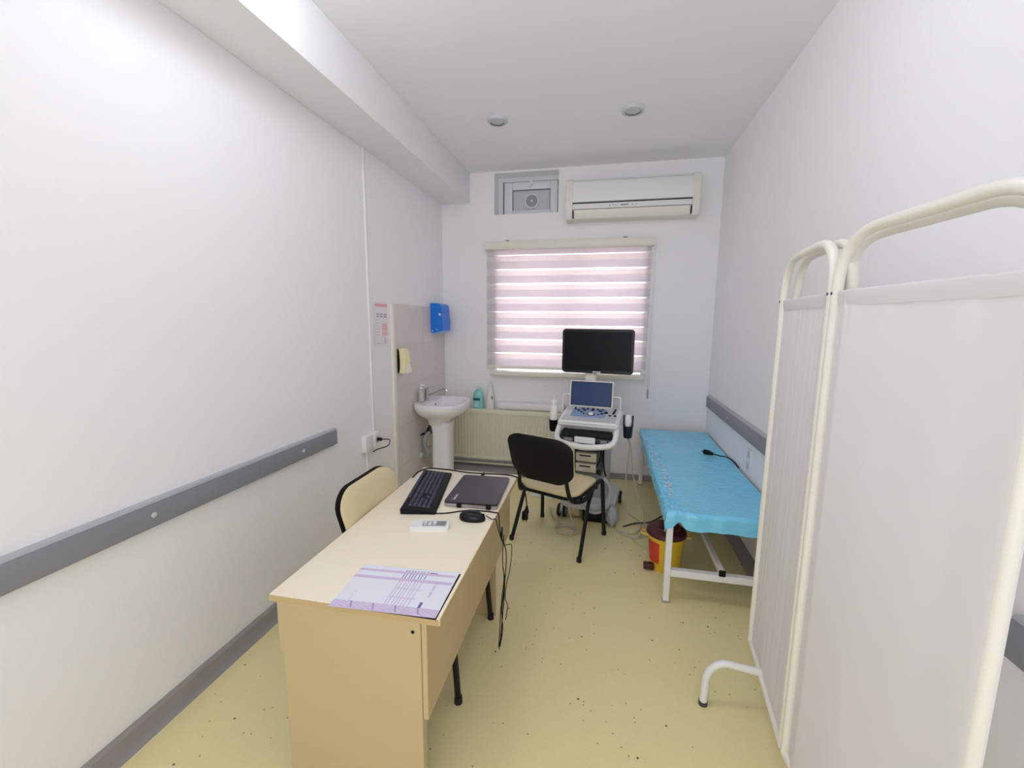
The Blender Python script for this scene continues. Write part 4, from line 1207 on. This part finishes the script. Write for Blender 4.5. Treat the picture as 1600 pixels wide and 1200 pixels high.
# plastic sheet draped over it
b = BM()
U0, U1, V0, V1 = -0.10, 0.60, -0.10, 1.90
nu, nv = 110, 300
g = []
for j in range(nv + 1):
    row = []
    for i in range(nu + 1):
        u = U0 + (U1 - U0) * i / nu
        v_ = V0 + (V1 - V0) * j / nv
        du, dv = max(0, -u), max(0, -v_)
        # the hems are uneven: shorter here, longer there
        du *= 0.75 + 0.35 * noise.noise(Vector((v_ * 3.0, 1.7, 0)))
        hang = 0.98 + 0.12 * noise.noise(Vector((u * 5.0, 4.2, 0))) - (0.42 * math.exp(-((u - 0.06) / 0.028) ** 2))
        dv *= hang
        x = 0.384 + max(u, 0) - min(du, 0.02) * 0.35
        y = 2.424 + max(v_, 0) - min(dv, 0.02) * 0.5
        drop = max(du, dv) + 0.25 * min(du, dv)
        z = 0.556 - drop
        if v_ > 1.56:
            z += 0.006 * min(1, (v_ - 1.56) / 0.03)
        # wrinkles: strong along the outer edge and about the plug, weak elsewhere
        edge = math.exp(-((u - 0.03) / 0.07) ** 2) * (1 if v_ < 1.5 else 0.4)
        wallside = math.exp(-((u - 0.5) / 0.16) ** 2) * (0.7 if 0.3 < v_ < 1.3 else 0.25)
        wr = 0.0035 * noise.noise(Vector((u * 6, v_ * 4, 0))) + edge * (0.010 * noise.noise(Vector((u * 14 + v_ * 9, v_ * 42 - u * 30, 3))) + 0.009 * noise.noise(Vector((u * 70, v_ * 75, 4)))) + wallside * 0.009 * noise.noise(Vector((u * 9, v_ * 60 + u * 12, 7))) + 0.0012 * noise.noise(Vector((u * 40, v_ * 40, 2)))
        z += max(-0.003, wr) if drop < 0.004 else 0
        if du > 0.004:
            x += 0.012 * noise.noise(Vector((v_ * 22, du * 12, 5))) - 0.004
        if dv > 0.004:
            y += 0.008 * noise.noise(Vector((u * 16, dv * 12, 9))) - 0.004
        row.append(b.verts.new((min(x, 0.985), y, z)))
    g.append(row)
for j in range(nv):
    for i in range(nu):
        b.faces.new((g[j][i], g[j][i + 1], g[j + 1][i + 1], g[j + 1][i]))
sh = solo('plastic_sheet', b, SHEET, 'crinkled light blue plastic sheet spread over the examination couch', 'sheet', ang=180)
CLEAR = mat('clear_film', (222, 240, 252), 0.12, bump=0.15, bscale=60, spec=1.0)


def film_nodes():
    # clear film: nearly invisible where flat, crease highlights painted in as whitish opacity
    nt = CLEAR.node_tree
    tc = nt.nodes.new('ShaderNodeTexCoord')
    mp = nt.nodes.new('ShaderNodeMapping')
    mp.inputs['Scale'].default_value = (26, 42, 26)
    mp.inputs['Rotation'].default_value = (0, 0, 0.5)
    n = nt.nodes.new('ShaderNodeTexNoise')
    n.inputs['Scale'].default_value = 1.0
    n.inputs['Detail'].default_value = 3
    nt.links.new(tc.outputs['Object'], mp.inputs[0])
    nt.links.new(mp.outputs[0], n.inputs['Vector'])
    r = nt.nodes.new('ShaderNodeValToRGB')
    e = r.color_ramp.elements
    e[0].position, e[0].color = 0.47, (0.02, 0.02, 0.02, 1)
    e[1].position, e[1].color = 0.62, (0.75, 0.75, 0.75, 1)
    nt.links.new(n.outputs['Fac'], r.inputs[0])
    nt.links.new(r.outputs[0], nt.nodes['Principled BSDF'].inputs['Alpha'])


film_nodes()
b = BM()
g = []
for j in range(141):
    t = j / 140
    row = []
    for i in range(19):
        q = i / 18
        wv = (0.45 + 0.75 * math.sin(PI * min(1, 0.15 + t * 0.9)) ** 2) * (0.8 + 0.5 * noise.noise(Vector((t * 11, 3.1, 0))))
        x = 0.386 + 0.03 * max(0, 1 - t * 2) + 0.075 * q * wv + 0.006 * noise.noise(Vector((t * 12, q, 6)))
        y = 2.56 + 1.4 * t + 0.008 * noise.noise(Vector((q * 8, t * 20, 1)))
        z = 0.570 + 0.006 * noise.noise(Vector((q * 9, t * 55, 0))) + 0.003 * noise.noise(Vector((q * 20, t * 110, 2)))
        row.append(b.verts.new((x, y, z)))
    g.append(row)
for j in range(140):
    for i in range(18):
        b.faces.new((g[j][i], g[j][i + 1], g[j + 1][i + 1], g[j + 1][i]))
solo('clear_film', b, CLEAR, 'crumpled strip of clear film along the outer edge of the blue couch sheet', 'film', ang=180)
b = BM()
tube(b, [(0.812, 3.585, 0.583), (0.84, 3.565, 0.583), (0.872, 3.54, 0.580)], 0.018, 12, rfn=lambda t: 0.02 if t < 0.6 else 0.009)
for dx in (-0.009, 0.009):
    tube(b, [(0.815 + dx * 0.6, 3.585 + dx, 0.583), (0.795 + dx * 0.6, 3.597 + dx, 0.583)], 0.0024, 6)
solo('power_plug', b, BLACKP, 'black mains plug lying on the blue couch sheet', 'plug')
cable('mains_lead', [(0.868, 3.543, 0.58), (0.91, 3.515, 0.578), (0.95, 3.46, 0.585), (0.975, 3.38, 0.58), (0.99, 3.30, 0.56)], 0.0045, BLACKP, 'short black cord from the plug on the couch down behind the mattress')
s2 = thing('wall_socket', 'white socket low on the right wall just above the couch', 'socket', (XR, 3.12, 0.59))
b = BM(); box(b, XR - 0.012, XR, 3.07, 3.155, 0.60, 0.755, 0.004, 2); obj('plate', b, WHITEP, s2, world=True)
for z in (0.64, 0.715):
    b = BM(); lathe(b, [(0, 0.001), (0.016, 0.001), (0.024, 0.004), (0.026, 0)], 18, M=Matrix.Translation((XR - 0.012, 3.112, z)) @ Matrix.Rotation(R(-90), 4, 'Y')); obj('outlet', b, LGREY, s2, world=True)

# ------------------------------------------------------------------ pedal bin
bn = thing('pedal_bin', 'yellow pedal bin with maroon lid and red sticker beside the couch leg', 'bin', (0.445, 2.82, 0))
b = BM(); lathe(b, [(0, 0), (0.09, 0), (0.094, 0.008), (0.115, 0.225), (0.121, 0.228), (0.121, 0.238), (0.11, 0.238)], 32); obj('bucket', b, YELLOW, bn)
b = BM(); lathe(b, [(0.123, 0.234), (0.127, 0.242), (0.122, 0.262), (0.1, 0.278), (0.085, 0.28), (0.08, 0.29), (0.05, 0.298), (0, 0.3)], 32); obj('lid', b, MAROON, bn)
b = BM()
rings = []
for k in range(9):
    a = R(-168 + 6.2 * k)
    rings.append([b.verts.new(((r_ + 0.0015) * math.cos(a), (r_ + 0.0015) * math.sin(a), z_)) for r_, z_ in ((0.1, 0.06), (0.113, 0.205))])
for A, B in zip(rings, rings[1:]):
    b.faces.new((A[0], B[0], B[1], A[1]))
obj('sticker', b, RED, bn)
b = BM()
for k in range(4):
    zz_ = 0.19 - 0.014 * k
    r_ = 0.1 + (zz_ - 0.06) / 0.145 * 0.013 + 0.0022
    tube(b, [(r_ * math.cos(R(a)), r_ * math.sin(R(a)), zz_) for a in range(-162, -124 - k * 6, 6)], 0.001, 4)
obj('sticker_text', b, mat('sticker_dark', (150, 36, 30), 0.5), bn)
for a in (180, 0):
    ca, sa = math.cos(R(a)), math.sin(R(a))
    b = BM(); tube(b, fillet([(0.115 * ca, -0.028, 0.228), (0.152 * ca, -0.028, 0.23), (0.152 * ca, 0.028, 0.23), (0.115 * ca, 0.028, 0.228)], 0.015, 4), 0.006, 8); obj('handle', b, YELLOW, bn)
b = BM(); box(b, -0.14, -0.075, -0.085, -0.045, 0.012, 0.05, 0.006, 2); obj('pedal', b, MAROON, bn)

# ------------------------------------------------------------------ folding privacy screen
fs = thing('folding_screen', 'white medical folding screen with ivory tube frame in front of the couch', 'screen', (0.67, 1.4, 0))
Pf, Ph, Pn = Vector((0.703, 1.975, 0)), Vector((0.643, 1.435, 0)), Vector((0.70, 0.85, 0))
ZB, ZTOP, ZF = 0.175, 1.845, 1.685
RT = 0.0145
def hoop(a, c, off, name, back=0.0, low=0.0):
    """A bent tube frame standing on the line a-c, shifted sideways by off."""
    d = (c - a).normalized()
    nrm = Vector((-d.y, d.x, 0))
    if nrm.x < 0:
        nrm = -nrm
    A_, C2 = a + nrm * off + d * (0.012 - back), c + nrm * off - d * (0.012 + back)
    ZT = ZTOP - low
    bm = BM()
    tube(bm, fillet([A_ + Vector((0, 0, ZB)), A_ + Vector((0, 0, ZT)), C2 + Vector((0, 0, ZT)), C2 + Vector((0, 0, ZB))], 0.15, 9), RT, 12)
    return obj(name, bm, IVORY, fs, world=True)
for a, c in ((Pf, Ph), (Ph, Pn)):
    hoop(a, c, 0.0, 'tube_frame')
    hoop(a, c, 0.045, 'rear_tube_frame', 0.0 if a is Pf else 0.05, 0.0 if a is Pf else 0.008)
    d = (c - a).normalized()
    b = BM(); tube(b, [a + d * 0.012 + Vector((0, 0, ZB)), c - d * 0.012 + Vector((0, 0, ZB))], 0.013, 10); obj('bottom_rail', b, IVORY, fs, world=True)
    b = BM(); tube(b, [a + d * 0.012 + Vector((0, 0, ZF)), c - d * 0.012 + Vector((0, 0, ZF))], 0.004, 8); obj('curtain_rod', b, STEELW, fs, world=True)
    for q in (a + d * 0.012, c - d * 0.012):
        b = BM(); lathe(b, [(0, 0.002), (0.004, 0.001), (0.005, -0.002)], 10, M=Matrix.Translation((q.x - RT, q.y, ZF)) @ Matrix.Rotation(R(-90), 4, 'Y')); obj('rod_screw', b, DGREY, fs, world=True)
    nrm = Vector((-d.y, d.x, 0))
    if nrm.x < 0:
        nrm = -nrm
    Ln = (c - a).length
    bm = BM()
    nu, nv = 70, 60
    gg = []
    for j in range(nv + 1):
        z = ZB + 0.01 + (ZF + 0.004 - ZB - 0.01) * j / nv
        row = []
        for i in range(nu + 1):
            u = i / nu
            gather = math.exp(-((ZF - z) / 0.06) ** 2)
            amp = 0.003 + 0.003 * gather
            off = amp * noise.noise(Vector((u * (16 if a is Pf else 7) + a.y * 9, z * 0.9, 0))) + gather * 0.003 * noise.noise(Vector((u * 40, a.y * 5, 1)))
            off *= min(1, u * 12, (1 - u) * 12)
            if a is Pf:
                p_ = a + d * (0.026 + (Ln - 0.052) * u) + nrm * off
            else:   # the near cloth is sleeved over its two posts
                wrap = math.sqrt(max(0, 1 - max(0, 1 - (1 - u) * Ln / 0.03) ** 2))
                p_ = a + d * (0.022 + (Ln - 0.018) * u) + nrm * (off + 0.004 - 0.021 * wrap * min(1, u * 9))
            row.append(bm.verts.new((p_.x, p_.y, z - 0.004 * noise.noise(Vector((u * 5, a.y, 0))) * (j == 0 or j == nv))))
        gg.append(row)
    for j in range(nv):
        for i in range(nu):
            bm.faces.new((gg[j][i], gg[j][i + 1], gg[j + 1][i + 1], gg[j + 1][i]))
    obj('cloth_panel', bm, CLOTH, fs, world=True, ang=180)
    # stitched hem along the rod
    hf = 0.003 if a is Pf else 0.0195
    bm = BM()
    gg = []
    for k in range(9):
        t_ = PI * k / 8
        gg.append([bm.verts.new(tuple(a + d * (0.03 + (Ln - 0.06) * i / 40) - nrm * (hf * min(1, 0.15 + i / 6) + 0.005 * math.sin(t_)) + Vector((0, 0, ZF + 0.006 * math.cos(t_) - (0.03 if k > 4 else 0) * (k - 4) / 4 + 0.003 * noise.noise(Vector((i * 0.3, a.y * 7, 0))))))) for i in range(41)])
    for A_, B2 in zip(gg, gg[1:]):
        for i in range(40):
            bm.faces.new((A_[i], A_[i + 1], B2[i + 1], B2[i]))
    obj('hem', bm, CLOTH, fs, world=True)
for zz_ in (0.5, 1.45):
    b = BM(); tube(b, [(Ph.x, Ph.y, zz_), (Ph.x, Ph.y, zz_ + 0.05)], 0.01, 10); obj('hinge', b, IVORY, fs, world=True)
# feet
b = BM(); tube(b, fillet([(0.735, 1.768, 0.175), (0.52, 1.76, 0.205), (0.472, 1.758, 0.15), (0.466, 1.757, 0.008)], 0.07, 8), 0.0155, 12); ft = obj('foot', b, STEELW, fs, world=True)
b = BM(); lathe(b, [(0, 0), (0.018, 0), (0.018, 0.018), (0, 0.018)], 12, c=(0.466, 1.757, 0)); obj('foot_cap', b, DGREY, ft, world=True)
for y_ in (1.60, 1.0):
    b = BM(); tube(b, fillet([(0.67, y_, 0.175), (0.83, y_, 0.205), (0.87, y_, 0.15), (0.875, y_, 0.008)], 0.07, 8), 0.0155, 12); ft = obj('foot', b, STEELW, fs, world=True)
    b = BM(); lathe(b, [(0, 0), (0.018, 0), (0.018, 0.018), (0, 0.018)], 12, c=(0.875, y_, 0)); obj('foot_cap', b, DGREY, ft, world=True)
